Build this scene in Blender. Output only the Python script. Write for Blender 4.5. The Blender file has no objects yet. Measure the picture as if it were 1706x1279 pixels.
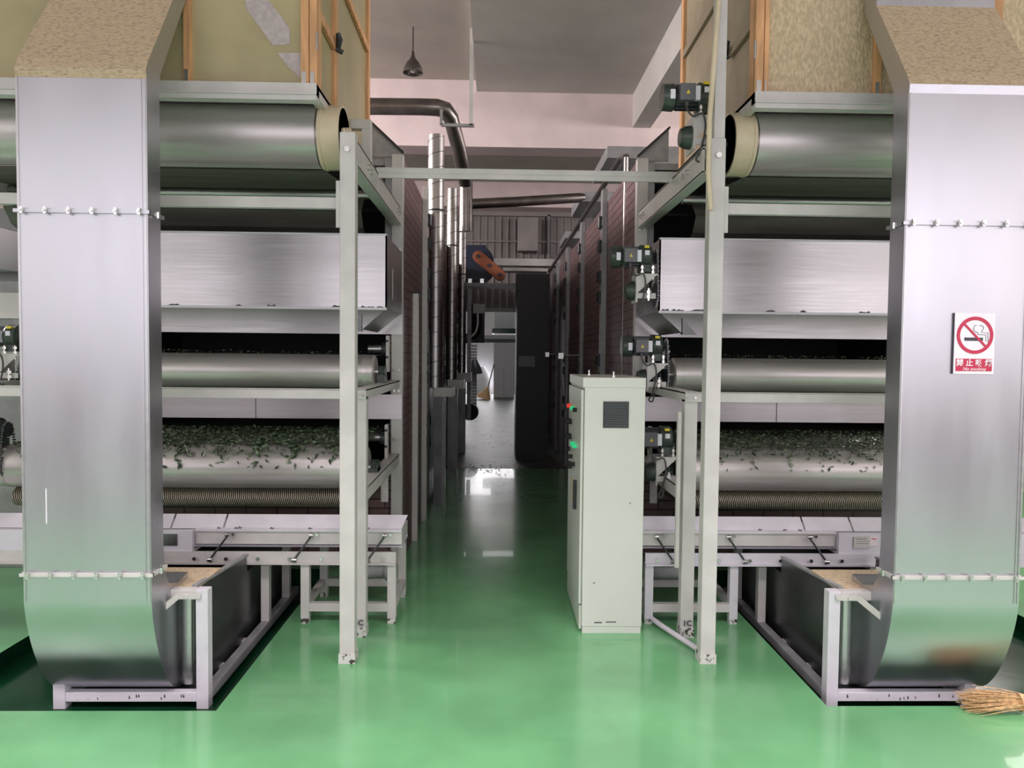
import bpy, bmesh, math, random
from mathutils import Vector, Matrix, Euler
random.seed(7)
C = bpy.context.scene.collection
PI = math.pi
# ---------------------------------------------------------------- camera
F = 1230.0; W, H = 1706.0, 1279.0; EYE = 1.65
YAW, PITCH, ROLL = math.radians(-1.30), math.radians(2.30), math.radians(0.57)
cam_d = bpy.data.cameras.new('camera'); cam = bpy.data.objects.new('camera', cam_d); C.objects.link(cam)
cam_d.sensor_fit = 'HORIZONTAL'; cam_d.sensor_width = 36.0; cam_d.lens = 36.0*F/W
cam_d.clip_start = 0.05; cam_d.clip_end = 200
CM = Matrix.Rotation(YAW, 3, 'Z') @ Matrix.Rotation(PI/2 - PITCH, 3, 'X') @ Matrix.Rotation(ROLL, 3, 'Z')
cam.matrix_world = Matrix.Translation((0, 0, EYE)) @ CM.to_4x4()
bpy.context.scene.camera = cam
def at(px, py, Y):
    d = CM @ Vector(((px-W/2)/F, -(py-H/2)/F, -1.0)); t = Y/d.y
    return Vector((d.x*t, Y, EYE + d.z*t))
# ---------------------------------------------------------------- colour management, world, light
sc = bpy.context.scene
sc.view_settings.view_transform = 'Standard'; sc.view_settings.look = 'None'
sc.view_settings.gamma = 1.0; sc.view_settings.use_curve_mapping = False
sc.view_settings.exposure = 0.0
w = bpy.data.worlds.new('world'); sc.world = w; w.use_nodes = True
bg = w.node_tree.nodes['Background']; bg.inputs[0].default_value = (0.86, 0.92, 1.0, 1); bg.inputs[1].default_value = 1.0
def area(name, loc, rot, sx, sy, power, col, spread=180):
    l = bpy.data.lights.new(name, 'AREA'); l.shape = 'RECTANGLE'; l.size = sx; l.size_y = sy; l.energy = power; l.color = col; l.spread = math.radians(spread)
    o = bpy.data.objects.new(name, l); C.objects.link(o); o.location = loc; o.rotation_euler = rot; return o
# daylight entering through the big windows and the gate behind the photographer
R90 = math.radians(90)
BACKW = [(-6.8, -3.3), (-3.1, 0.4), (0.6, 4.1), (4.3, 7.8)]
for i, (a, b) in enumerate(BACKW):
    area('daylight_back', ((a+b)/2, -5.02, 2.95), (R90, 0, 0), b-a-.05, 3.5, (56, 62, 78, 80)[i], (1.0, .90, .95))
area('side_fill', (7.9, -.5, 3.0), (R90, 0, R90), 6.5, 3.2, 140, (1.0, .92, .92))  # added fill beside the camera, no window is built here
area('side_fill', (-6.9, -.5, 3.0), (R90, 0, -R90), 6.5, 3.2, 75, (1.0, .95, .97))  # added fill from the left, weaker, likewise without a window
for x in (-4.4, -1.4, 1.6, 4.6):            # added overhead fill to brighten the near floor, no fixtures here
    area('overhead_fill', (x, 1.3, 3.8), (0, 0, 0), 1.6, .8, 70, (1, .87, .92), 118)
area('high_side_light', (-6.9, 7.0, 4.2), (R90, 0, -R90), 4.5, 1.1, 600, (1, .91, .90))
area('high_side_light', (7.9, 7.0, 4.2), (R90, 0, R90), 4.5, 1.1, 430, (1, .92, .90))
area('high_side_light', (-6.9, 12.2, 4.0), (R90, 0, -R90), 3.5, 1.1, 130, (1, .93, .92))  # added fill to lift the ceiling past the cross beam
area('high_side_light', (7.9, 12.2, 4.0), (R90, 0, R90), 3.5, 1.1, 100, (1, .93, .92))  # added fill, right-hand partner beyond the cross beam
area('overhead_fill', (-.5, 21.5, 4.8), (0, 0, 0), 3.0, 5.0, 110, (1, .97, 1))  # added fill over the far room for its cabinet and floor
area('daylight_far', (-.5, 30.8, 2.15), (-R90, 0, 0), 5.5, 4.2, 260, (1, .97, 1))

# ---------------------------------------------------------------- materials
def mat(name, col, rough=.5, metal=0.0, var=.0, scale=8.0, stretch=(1, 1, 1), bump=0.0, bscale=None, spec=.5, coat=0.0, col2=None, lo=.4, hi=.65, emit=None, rvar=0.0, detail=4):
    m = bpy.data.materials.new(name); m.use_nodes = True; nt = m.node_tree; N = nt.nodes; L = nt.links
    p = N['Principled BSDF']; p.inputs['Base Color'].default_value = (*col, 1); p.inputs['Roughness'].default_value = rough
    p.inputs['Metallic'].default_value = metal; p.inputs['Specular IOR Level'].default_value = spec; p.inputs['Coat Weight'].default_value = coat
    if emit: p.inputs['Emission Color'].default_value = (*emit[0], 1); p.inputs['Emission Strength'].default_value = emit[1]
    if var or bump or col2 or rvar:
        g = N.new('ShaderNodeNewGeometry'); mp = N.new('ShaderNodeMapping'); mp.inputs['Scale'].default_value = stretch
        L.new(g.outputs['Position'], mp.inputs['Vector'])
        n = N.new('ShaderNodeTexNoise'); n.inputs['Scale'].default_value = scale; n.inputs['Detail'].default_value = detail
        L.new(mp.outputs[0], n.inputs['Vector'])
        if var or col2:
            r = N.new('ShaderNodeValToRGB'); r.color_ramp.elements[0].position = lo; r.color_ramp.elements[1].position = hi
            c2 = col2 if col2 else tuple(min(1, c*(1+var)) for c in col); c1 = col if col2 else tuple(c*(1-var) for c in col)
            r.color_ramp.elements[0].color = (*c1, 1); r.color_ramp.elements[1].color = (*c2, 1)
            L.new(n.outputs['Fac'], r.inputs[0]); L.new(r.outputs[0], p.inputs['Base Color'])
        if rvar:
            mr = N.new('ShaderNodeMapRange'); mr.inputs[3].default_value = rough-rvar; mr.inputs[4].default_value = rough+rvar
            mr.inputs[1].default_value = .3; mr.inputs[2].default_value = .7
            L.new(n.outputs['Fac'], mr.inputs[0]); L.new(mr.outputs[0], p.inputs['Roughness'])
        if bump:
            b = N.new('ShaderNodeBump'); b.inputs['Strength'].default_value = bump; b.inputs['Distance'].default_value = .02
            if bscale:
                n2 = N.new('ShaderNodeTexNoise'); n2.inputs['Scale'].default_value = bscale; n2.inputs['Detail'].default_value = 3
                L.new(mp.outputs[0], n2.inputs['Vector']); L.new(n2.outputs['Fac'], b.inputs['Height'])
            else: L.new(n.outputs['Fac'], b.inputs['Height'])
            L.new(b.outputs[0], p.inputs['Normal'])
    return m
M = {}
M['floor'] = mat('green_floor_paint', (.15, .41, .185), .20, var=.14, scale=1.3, bump=.10, bscale=3.0, coat=.3, spec=.6)
M['floor_dark'] = mat('grey_concrete_floor', (.13, .14, .135), .42, var=.3, scale=3, bump=.05)
M['floor_unseen'] = mat('unseen_back_floor', (.24, .23, .235), .5, var=.15, scale=2)  # only for the unseen floor behind the camera
M['pit'] = mat('dark_green_pit', (.004, .035, .014), .14, var=.3, scale=2.5, bump=.08)  # much darker green than the aisle floor
M['ceil'] = mat('ceiling_plaster', (.42, .38, .34), .9, var=.05, scale=2)
M['ceil2'] = mat('ceiling_plaster_pale', (.50, .48, .45), .9, var=.05, scale=2)
M['pink'] = mat('pale_pink_wall_paint', (.74, .62, .62), .8, var=.05, scale=3)
M['wall'] = mat('wall_paint', (.6, .58, .54), .85, var=.06, scale=2)
M['paint'] = mat('pale_grey_machine_paint', (.59, .57, .555), .38, var=.06, scale=6)
M['paintw'] = mat('lavender_white_machine_paint', (.66, .64, .70), .35, var=.05, scale=6)
M['paintd'] = mat('grey_frame_paint', (.30, .30, .31), .4, var=.12, scale=9)
M['cream'] = mat('cream_rubber_rim', (.66, .57, .40), .45, var=.08, scale=5)
M['cab'] = mat('cabinet_enamel', (.64, .665, .61), .32, var=.02, scale=3)
M['chip'] = mat('chipped_paint_foot', (.6, .6, .57), .5, col2=(.05, .045, .04), scale=38, lo=.55, hi=.6)
M['roller'] = mat('roller_steel', (.56, .53, .52), .36, .6, var=.10, scale=3, stretch=(.5, 1, 5), rvar=.05)
M['steel'] = mat('brushed_steel', (.56, .56, .56), .36, 1, var=.04, scale=5, stretch=(.6, 1, 6), rvar=.06)
M['steelv'] = mat('duct_sheet_steel', (.56, .555, .60), .36, 1, var=.015, scale=2, stretch=(3, 3, .7), rvar=.05, bump=.10, bscale=.55)
M['steelh'] = mat('horizontal_brushed_steel', (.54, .52, .53), .36, 1, var=.05, scale=9, stretch=(.3, 1, 9), rvar=.05, bump=.12, bscale=.5)
M['dsteel'] = mat('dark_sheet_steel', (.13, .135, .135), .32, .8, var=.2, scale=3, rvar=.08)
M['galv'] = mat('spiral_galvanised_steel', (.40, .385, .38), .36, 1, var=.1, scale=6, stretch=(1, 1, .3))
M['darkpipe'] = mat('dark_steel_pipe', (.20, .18, .17), .3, .9, var=.15, scale=6)
M['dust'] = mat('tan_tea_dust', (.62, .49, .33), .9, col2=(.27, .20, .11), scale=75, stretch=(.6, 1, 1.4), lo=.46, hi=.82, bump=.5, bscale=140, detail=8)
M['ductview'] = mat('painted_duct_view', (.46, .41, .40), .4, var=.1, scale=30)  # colour of the duct shape painted onto the left booth sheet
M['wood'] = mat('orange_wood', (.66, .36, .17), .55, var=.18, scale=10, stretch=(3, 3, .4))
M['olive'] = mat('olive_dusty_sheet', (.42, .365, .205), .32, var=.10, scale=2.2, bump=.03, bscale=30)
M['tan'] = mat('tan_fuzzy_sheet', (.60, .48, .31), .75, var=.16, scale=70, stretch=(1, 1, .5), detail=8, bump=.5, bscale=90)
M['oliveside'] = mat('brown_olive_side_sheet', (.34, .28, .19), .5, var=.15, scale=3)
M['black'] = mat('black_rubber', (.015, .015, .016), .5)
M['inside'] = mat('painted_interior_shade', (.02, .02, .022), .8)  # near-black, shade of the unlit dryer interior put into the colour
M['belt'] = mat('dark_green_belt', (.11, .105, .09), .5, var=.2, scale=3, stretch=(.5, 3, 3))
M['motor'] = mat('green_motor_casting', (.04, .055, .045), .35, var=.25, scale=20)
M['motord'] = mat('dark_motor_casting', (.03, .035, .038), .35, .2, var=.2, scale=20)
M['jbox'] = mat('grey_junction_box', (.12, .12, .135), .4)
M['white'] = mat('white_plastic', (.78, .80, .86), .4)
M['yellow'] = mat('yellow_sticker', (.75, .6, .05), .5)
M['bolt'] = mat('zinc_bolt', (.7, .7, .68), .25, 1)
M['red'] = mat('sign_red', (.52, .02, .07), .45)
M['signw'] = mat('sign_white', (.80, .79, .84), .35)
M['signk'] = mat('sign_black', (.05, .04, .06), .5)
M['lampr'] = mat('red_pilot_lamp', (.6, .02, .02), .3, emit=((1, .05, .03), .5))
M['lampg'] = mat('green_pilot_lamp', (.02, .5, .2), .3, emit=((.05, 1, .4), .3))
M['blue'] = mat('dark_blue_fan_paint', (.012, .02, .05), .5, var=.2, scale=5)
M['orange'] = mat('orange_guard_paint', (.36, .11, .05), .5, var=.15, scale=8)
M['straw'] = mat('broom_straw', (.62, .40, .20), .7, var=.3, scale=60)
M['leaf'] = mat('fresh_tea_leaf', (.018, .045, .018), .4, col2=(.30, .38, .24), scale=30, lo=.46, hi=.70)
M['cable'] = mat('cable_grey', (.06, .06, .06), .5)
M['corr'] = mat('corrugated_sheet_paint', (.24, .22, .215), .55, var=.08, scale=2)
M['glow'] = mat('bright_window_pane', (.9, .9, .95), .3, emit=((1, .98, 1.0), 1.6))
M['farw'] = mat('far_room_white_paint', (.8, .79, .82), .8, var=.03)
M['farg'] = mat('far_cabinet_grey', (.42, .42, .42), .5)
M['paper'] = mat('paper_label', (.80, .70, .74), .6)
def brick(name, c1, c2, mortar):
    m = bpy.data.materials.new(name); m.use_nodes = True; nt = m.node_tree; N = nt.nodes; L = nt.links; p = N['Principled BSDF']
    g = N.new('ShaderNodeNewGeometry'); s = N.new('ShaderNodeSeparateXYZ'); a = N.new('ShaderNodeMath'); a.operation = 'ADD'; c = N.new('ShaderNodeCombineXYZ')
    L.new(g.outputs['Position'], s.inputs[0]); L.new(s.outputs[0], a.inputs[0]); L.new(s.outputs[1], a.inputs[1]); L.new(a.outputs[0], c.inputs[0]); L.new(s.outputs[2], c.inputs[1])
    b = N.new('ShaderNodeTexBrick'); b.inputs['Scale'].default_value = 1.0; b.inputs['Brick Width'].default_value = .24; b.inputs['Row Height'].default_value = .072
    b.inputs['Mortar Size'].default_value = .0055; b.inputs['Color1'].default_value = (*c1, 1); b.inputs['Color2'].default_value = (*c2, 1); b.inputs['Mortar'].default_value = (*mortar, 1)
    L.new(c.outputs[0], b.inputs['Vector']); L.new(b.outputs['Color'], p.inputs['Base Color']); p.inputs['Roughness'].default_value = .5
    bp = N.new('ShaderNodeBump'); bp.inputs['Strength'].default_value = .5; bp.inputs['Distance'].default_value = .01; bp.invert = True
    L.new(b.outputs['Fac'], bp.inputs['Height']); L.new(bp.outputs[0], p.inputs['Normal']); return m
M['brick'] = brick('red_brick_tile', (.20, .115, .12), (.155, .09, .095), (.03, .02, .02))
def meshmat():
    m = bpy.data.materials.new('woven_wire_mesh'); m.use_nodes = True; nt = m.node_tree; N = nt.nodes; L = nt.links; p = N['Principled BSDF']
    g = N.new('ShaderNodeNewGeometry'); mp = N.new('ShaderNodeMapping'); mp.inputs['Scale'].default_value = (80, 20, 30); mp.inputs['Rotation'].default_value = (0, .5, 0)
    L.new(g.outputs['Position'], mp.inputs[0]); wv = N.new('ShaderNodeTexWave'); wv.inputs['Scale'].default_value = .35; wv.bands_direction = 'X'; L.new(mp.outputs[0], wv.inputs[0])
    r = N.new('ShaderNodeValToRGB'); r.color_ramp.elements[0].position = .35; r.color_ramp.elements[1].position = .75
    r.color_ramp.elements[0].color = (.03, .022, .012, 1); r.color_ramp.elements[1].color = (.85, .78, .62, 1); L.new(wv.outputs[0], r.inputs[0]); L.new(r.outputs[0], p.inputs['Base Color'])
    p.inputs['Metallic'].default_value = .6; p.inputs['Roughness'].default_value = .4
    b = N.new('ShaderNodeBump'); b.inputs['Distance'].default_value = .01; L.new(wv.outputs[0], b.inputs['Height']); L.new(b.outputs[0], p.inputs['Normal']); return m
M['mesh'] = meshmat()

# ---------------------------------------------------------------- mesh builder
class MB:
    def __init__(s): s.v = []; s.f = []; s.sm = []
    def add(s, vs, fs, smooth=False):
        o = len(s.v); s.v += [tuple(v) for v in vs]
        for f in fs: s.f.append([i+o for i in f]); s.sm.append(smooth)
        return s
    def box(s, x0, x1, y0, y1, z0, z1):
        x0, x1 = min(x0, x1), max(x0, x1); y0, y1 = min(y0, y1), max(y0, y1); z0, z1 = min(z0, z1), max(z0, z1)
        vs = [(x, y, z) for z in (z0, z1) for y in (y0, y1) for x in (x0, x1)]
        return s.add(vs, [(0, 2, 3, 1), (4, 5, 7, 6), (0, 1, 5, 4), (2, 6, 7, 3), (0, 4, 6, 2), (1, 3, 7, 5)])
    def beam(s, a, b, wd, ht):                      # bar of rectangular section from a to b
        a, b = Vector(a), Vector(b); d = (b-a).normalized(); up = Vector((0, 0, 1)) if abs(d.z) < .95 else Vector((0, 1, 0))
        r = d.cross(up).normalized(); u = r.cross(d)
        vs = [p + r*i*wd/2 + u*j*ht/2 for p in (a, b) for i, j in ((-1, -1), (1, -1), (1, 1), (-1, 1))]
        return s.add(vs, [(0, 1, 2, 3), (7, 6, 5, 4), (0, 4, 5, 1), (1, 5, 6, 2), (2, 6, 7, 3), (3, 7, 4, 0)])
    def tube(s, pts, r, n=14, cap=True):
        pts = [Vector(p) for p in pts]; rs = r if isinstance(r, (list, tuple)) else [r]*len(pts)
        o = len(s.v); prev = None
        for i, p in enumerate(pts):
            d = ((pts[min(i+1, len(pts)-1)]-p).normalized() + (p-pts[max(i-1, 0)]).normalized())
            if d.length < 1e-6: d = pts[-1]-pts[0]
            d.normalize()
            if prev is None: x = d.orthogonal().normalized()
            else: x = (prev - d*prev.dot(d)).normalized()
            prev = x; y = d.cross(x)
            s.v += [tuple(p + (x*math.cos(2*PI*k/n) + y*math.sin(2*PI*k/n))*rs[i]) for k in range(n)]
        for i in range(len(pts)-1):
            for k in range(n):
                a = o+i*n+k; b = o+i*n+(k+1) % n; s.f.append([a, b, b+n, a+n]); s.sm.append(True)
        if cap:
            s.f.append([o+k for k in reversed(range(n))]); s.sm.append(False)
            e = o+(len(pts)-1)*n; s.f.append([e+k for k in range(n)]); s.sm.append(False)
        return s
    def cyl(s, a, b, r, n=32): return s.tube([a, b], r, n)
    def lathe_x(s, prof, cy, cz, n=40):             # prof: list of (x, r) around an X axis
        return s.tube([(x, cy, cz) for x, r in prof], [r for x, r in prof], n)
    def prism(s, poly, axis, a, b, smooth=False):   # poly 2-D; axis 'x': (y,z); 'y': (x,z); 'z': (x,y)
        def P(u, v, t): return (t, u, v) if axis == 'x' else ((u, t, v) if axis == 'y' else (u, v, t))
        n = len(poly); o = len(s.v); s.v += [P(u, v, a) for u, v in poly] + [P(u, v, b) for u, v in poly]
        for k in range(n):
            s.f.append([o+k, o+(k+1) % n, o+n+(k+1) % n, o+n+k]); s.sm.append(smooth)
        s.f.append([o+k for k in reversed(range(n))]); s.sm.append(False); s.f.append([o+n+k for k in range(n)]); s.sm.append(False)
        return s
    def bolt(s, p, axis='y', r=.011, h=.012):
        p = Vector(p); d = {'x': Vector((1, 0, 0)), 'y': Vector((0, 1, 0)), 'z': Vector((0, 0, 1))}[axis]
        return s.tube([p-d*h/2, p+d*h/2], r, 6)
ORG = {}
def obj(name, mb, m, parent=None, bev=0, label=None):
    me = bpy.data.meshes.new(name); vs = mb.v
    xs = [v[0] for v in vs]; ys = [v[1] for v in vs]; zs = [v[2] for v in vs]
    c = Vector(((min(xs)+max(xs))/2, (min(ys)+max(ys))/2, min(zs)))
    me.from_pydata([(v[0]-c.x, v[1]-c.y, v[2]-c.z) for v in vs], [], mb.f); me.polygons.foreach_set('use_smooth', mb.sm)
    bm = bmesh.new(); bm.from_mesh(me); bmesh.ops.recalc_face_normals(bm, faces=bm.faces); bm.to_mesh(me); bm.free()
    if any(mb.sm): me.set_sharp_from_angle(angle=math.radians(38))
    me.materials.append(m); o = bpy.data.objects.new(name, me); C.objects.link(o); ORG[o.name] = c
    if parent is not None: o.parent = parent; o.location = c - ORG[parent.name]
    else: o.location = c
    if bev:
        b = o.modifiers.new('bevel', 'BEVEL'); b.width = bev; b.segments = 2; b.limit_method = 'ANGLE'
    if label: o['label'] = label
    return o
def tag(o, label, cat, group=None, kind=None):
    o['label'] = label; o['category'] = cat
    if group: o['group'] = group
    if kind: o['kind'] = kind
    return o
def thing(name, label, cat, loc, group=None):
    o = bpy.data.objects.new(name, None); o.empty_display_size = .1; C.objects.link(o); o.location = loc; ORG[o.name] = Vector(loc); return tag(o, label, cat, group)
def struct(name, mb, m, parent=None):
    o = obj(name, mb, m, parent)
    if parent is None: o['kind'] = 'structure'
    return o
def kids(o): return [c for c in bpy.data.objects if c.parent == o]
def dup(root, delta, label=None):
    r = root.copy(); C.objects.link(r); r.location = root.location + Vector(delta); ORG[r.name] = ORG[root.name] + Vector(delta)
    if label: r['label'] = label
    for ch in kids(root):
        c = ch.copy(); C.objects.link(c); c.parent = r; ORG[c.name] = ORG[ch.name] + Vector(delta)
        for g in kids(ch):
            d = g.copy(); C.objects.link(d); d.parent = c; ORG[d.name] = ORG[g.name] + Vector(delta)
    return r
BOLTM = {}
def bolts(parent, pts, axis='y', r=.011, h=.012, name='bolt', m=None):
    for p in pts:
        k = (axis, r, h)
        if k not in BOLTM:
            o = obj(name, MB().bolt((0, 0, 0), axis, r, h), m or M['bolt']); BOLTM[k] = (o.data, Vector(ORG[o.name])); bpy.data.objects.remove(o)
        me, off = BOLTM[k]; o = bpy.data.objects.new(name, me); C.objects.link(o); ORG[o.name] = Vector(p)+off; o.parent = parent; o.location = ORG[o.name]-ORG[parent.name]
def text(s, size, m, loc, parent, rot=(R90, 0, 0), name='lettering', ext=.0006, bold=0.0, shear=0):
    cu = bpy.data.curves.new(name, 'FONT'); cu.body = s; cu.size = size; cu.align_x = 'CENTER'; cu.align_y = 'CENTER'; cu.extrude = ext; cu.offset = bold; cu.shear = shear
    tmp = bpy.data.objects.new('tmp', cu); C.objects.link(tmp); bpy.context.view_layer.update()
    me = bpy.data.meshes.new_from_object(tmp.evaluated_get(bpy.context.evaluated_depsgraph_get())); me.name = name
    bpy.data.objects.remove(tmp); bpy.data.curves.remove(cu); me.materials.clear(); me.materials.append(m)
    o = bpy.data.objects.new(name, me); C.objects.link(o); o.parent = parent; o.location = Vector(loc) - ORG[parent.name]; o.rotation_euler = rot
    ORG[o.name] = Vector(loc); return o

# ================================================================= THE SETTING
XL, XR = -.72, 1.08          # corridor faces of the two dryers
YM = 5.75                    # their front faces
PL = (-2.68, -1.27, 3.36, 5.6); PR = (1.585, 3.4, 3.40, 5.6); PD = -.10    # the two pits
fb = MB()
def fl(x0, x1, y0, y1): fb.add([(x0, y0, 0), (x1, y0, 0), (x1, y1, 0), (x0, y1, 0)], [(0, 1, 2, 3)])
YP = PR[2]
fl(-7, 8, 1.2, PL[2]); fl(-7, PL[0], PL[2], 5.6); fl(PL[1], 1.0, PL[2], 5.6); fl(1.0, 8, PL[2], YP); fl(1.0, PR[0], YP, 5.6); fl(PR[1], 8, YP, 5.6); fl(-7, 8, 5.6, 10.6)
struct('floor', fb, M['floor'])
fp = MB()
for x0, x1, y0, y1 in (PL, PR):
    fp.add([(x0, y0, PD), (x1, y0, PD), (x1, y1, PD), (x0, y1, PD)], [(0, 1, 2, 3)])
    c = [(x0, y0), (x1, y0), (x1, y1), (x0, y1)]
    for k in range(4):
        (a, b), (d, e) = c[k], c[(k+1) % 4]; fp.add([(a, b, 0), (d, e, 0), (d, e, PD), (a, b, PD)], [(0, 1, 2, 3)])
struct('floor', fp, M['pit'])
struct('floor', MB().box(-7, 8, -5.2, 1.2, -.2, 0), M['floor_unseen'])  # unseen floor behind camera, made grey to cut green reflections and bounce
struct('floor', MB().box(-7, 8, 10.6, 31.2, -.2, -.004), M['floor_dark'])
struct('ceiling', MB().box(-7, 8, -5, 9.5, 5.11, 5.3), M['ceil'])
struct('ceiling', MB().box(-7, 8, 9.9, 31.2, 4.97, 5.3), M['ceil'])
struct('trim_1', MB().box(-.27, 1.72, -5, 9.5, 4.97, 5.108), M['ceil2'])               # lower ceiling slab over the aisle
struct('trim_2', MB().box(1.72, 1.95, -5, 9.5, 4.55, 5.108), M['ceil2'])               # longitudinal beam
struct('trim_3', MB().box(-7, 8, 9.5, 9.9, 4.28, 5.3), M['pink'])                      # cross beam
struct('trim_4', MB().box(-7, 8, 14.4, 14.95, 4.50, 4.97), M['pink'])
struct('wall_left', MB().box(-7.2, -7, -5.2, 31.2, -.2, 5.3), M['wall'])
struct('wall_right', MB().box(8, 8.2, -5.2, 31.2, -.2, 5.3), M['wall'])
wb = MB(); wb.box(-7.2, 8.2, -5.2, -5.06, -.2, 1.15).box(-7.2, 8.2, -5.2, -5.06, 4.75, 5.3)
ed = [-7.2] + [v for ab in BACKW for v in ab] + [8.2]
for k in range(0, len(ed), 2): wb.box(ed[k], ed[k+1], -5.2, -5.06, 1.15, 4.75)
struct('wall_back', wb, M['pink'])
for i, (a, b) in enumerate(BACKW):
    f = MB(); f.box(a, b, -5.0, -4.95, 1.12, 1.2).box(a, b, -5.0, -4.95, 4.7, 4.78).box(a, a+.06, -5.0, -4.95, 1.2, 4.7).box(b-.06, b, -5.0, -4.95, 1.2, 4.7).box((a+b)/2-.03, (a+b)/2+.03, -5.0, -4.95, 1.2, 4.7).box(a, b, -5.0, -4.95, 3.3, 3.36)
    struct('window_%d' % (i+1), f, M['wall'])
# corrugated partition with the opening to the far room
cw = MB()
def corr(x0, x1, z0, z1, Y, p=.145):
    x = x0
    while x < x1-.01:
        xe = min(x+p, x1)
        prof = [(x, Y), (x+p*.7, Y), (x+p*.78, Y-.035), (x+p*.92, Y-.035), (xe, Y)]
        for (a, b), (c, d) in zip(prof[:-1], prof[1:]):
            cw.add([(a, b, z0), (c, d, z0), (c, d, z1), (a, b, z1)], [(0, 1, 2, 3)])
        x += p
corr(-7, 8, 2.56, 4.97, 15.0); corr(-7, -.62, 0, 2.56, 15.0); corr(.46, 8, 0, 2.56, 15.0)
cw.box(-7, 8, 15.01, 15.06, 2.60, 4.97).box(-7, -.64, 15.01, 15.06, 0, 2.6).box(.48, 8, 15.01, 15.06, 0, 2.6)
struct('wall_end', cw, M['corr'])
struct('trim_5', MB().box(-.64, .5, 14.93, 15.02, 2.50, 2.58), M['paintd'])
struct('trim_6', MB().box(-7, 8, 14.90, 14.98, 4.42, 4.50), M['corr'])
struct('trim_7', MB().box(-7, 8, 14.92, 14.97, 3.90, 3.93).box(1.02, 1.07, 14.90, 14.97, 2.6, 4.45), M['corr'])
struct('wall_far', MB().box(-7, 8, 31, 31.2, -.2, 5.0), M['farw'])
# ================================================================= DRYERS
LEAFN = 0
def leaves(name, label, spots, parent=None, size=(.03, .05), group=None):
    mb = MB()
    for (p, n, s) in spots:
        n = Vector(n).normalized(); a = random.uniform(0, 2*PI); t = n.orthogonal().normalized(); t = Matrix.Rotation(a, 3, n) @ t; b = n.cross(t)
        L = random.uniform(*size)*s; wd = L*random.uniform(.28, .45); tw = random.uniform(-.5, .5); n2 = (n + b*tw).normalized(); b2 = n2.cross(t)
        p = Vector(p); up = n*L*random.uniform(.1, .3)
        mb.add([p-t*L/2, p-t*L*.1+b2*wd/2+up*.8, p+t*L/2+up*.3, p-t*L*.1-b2*wd/2+up*.8, p+up*.45], [(0, 4, 1), (1, 4, 2), (2, 4, 3), (3, 4, 0)], True)
    o = obj(name, mb, M['leaf']); tag(o, label, 'tea leaves', group, 'stuff'); return o

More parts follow.
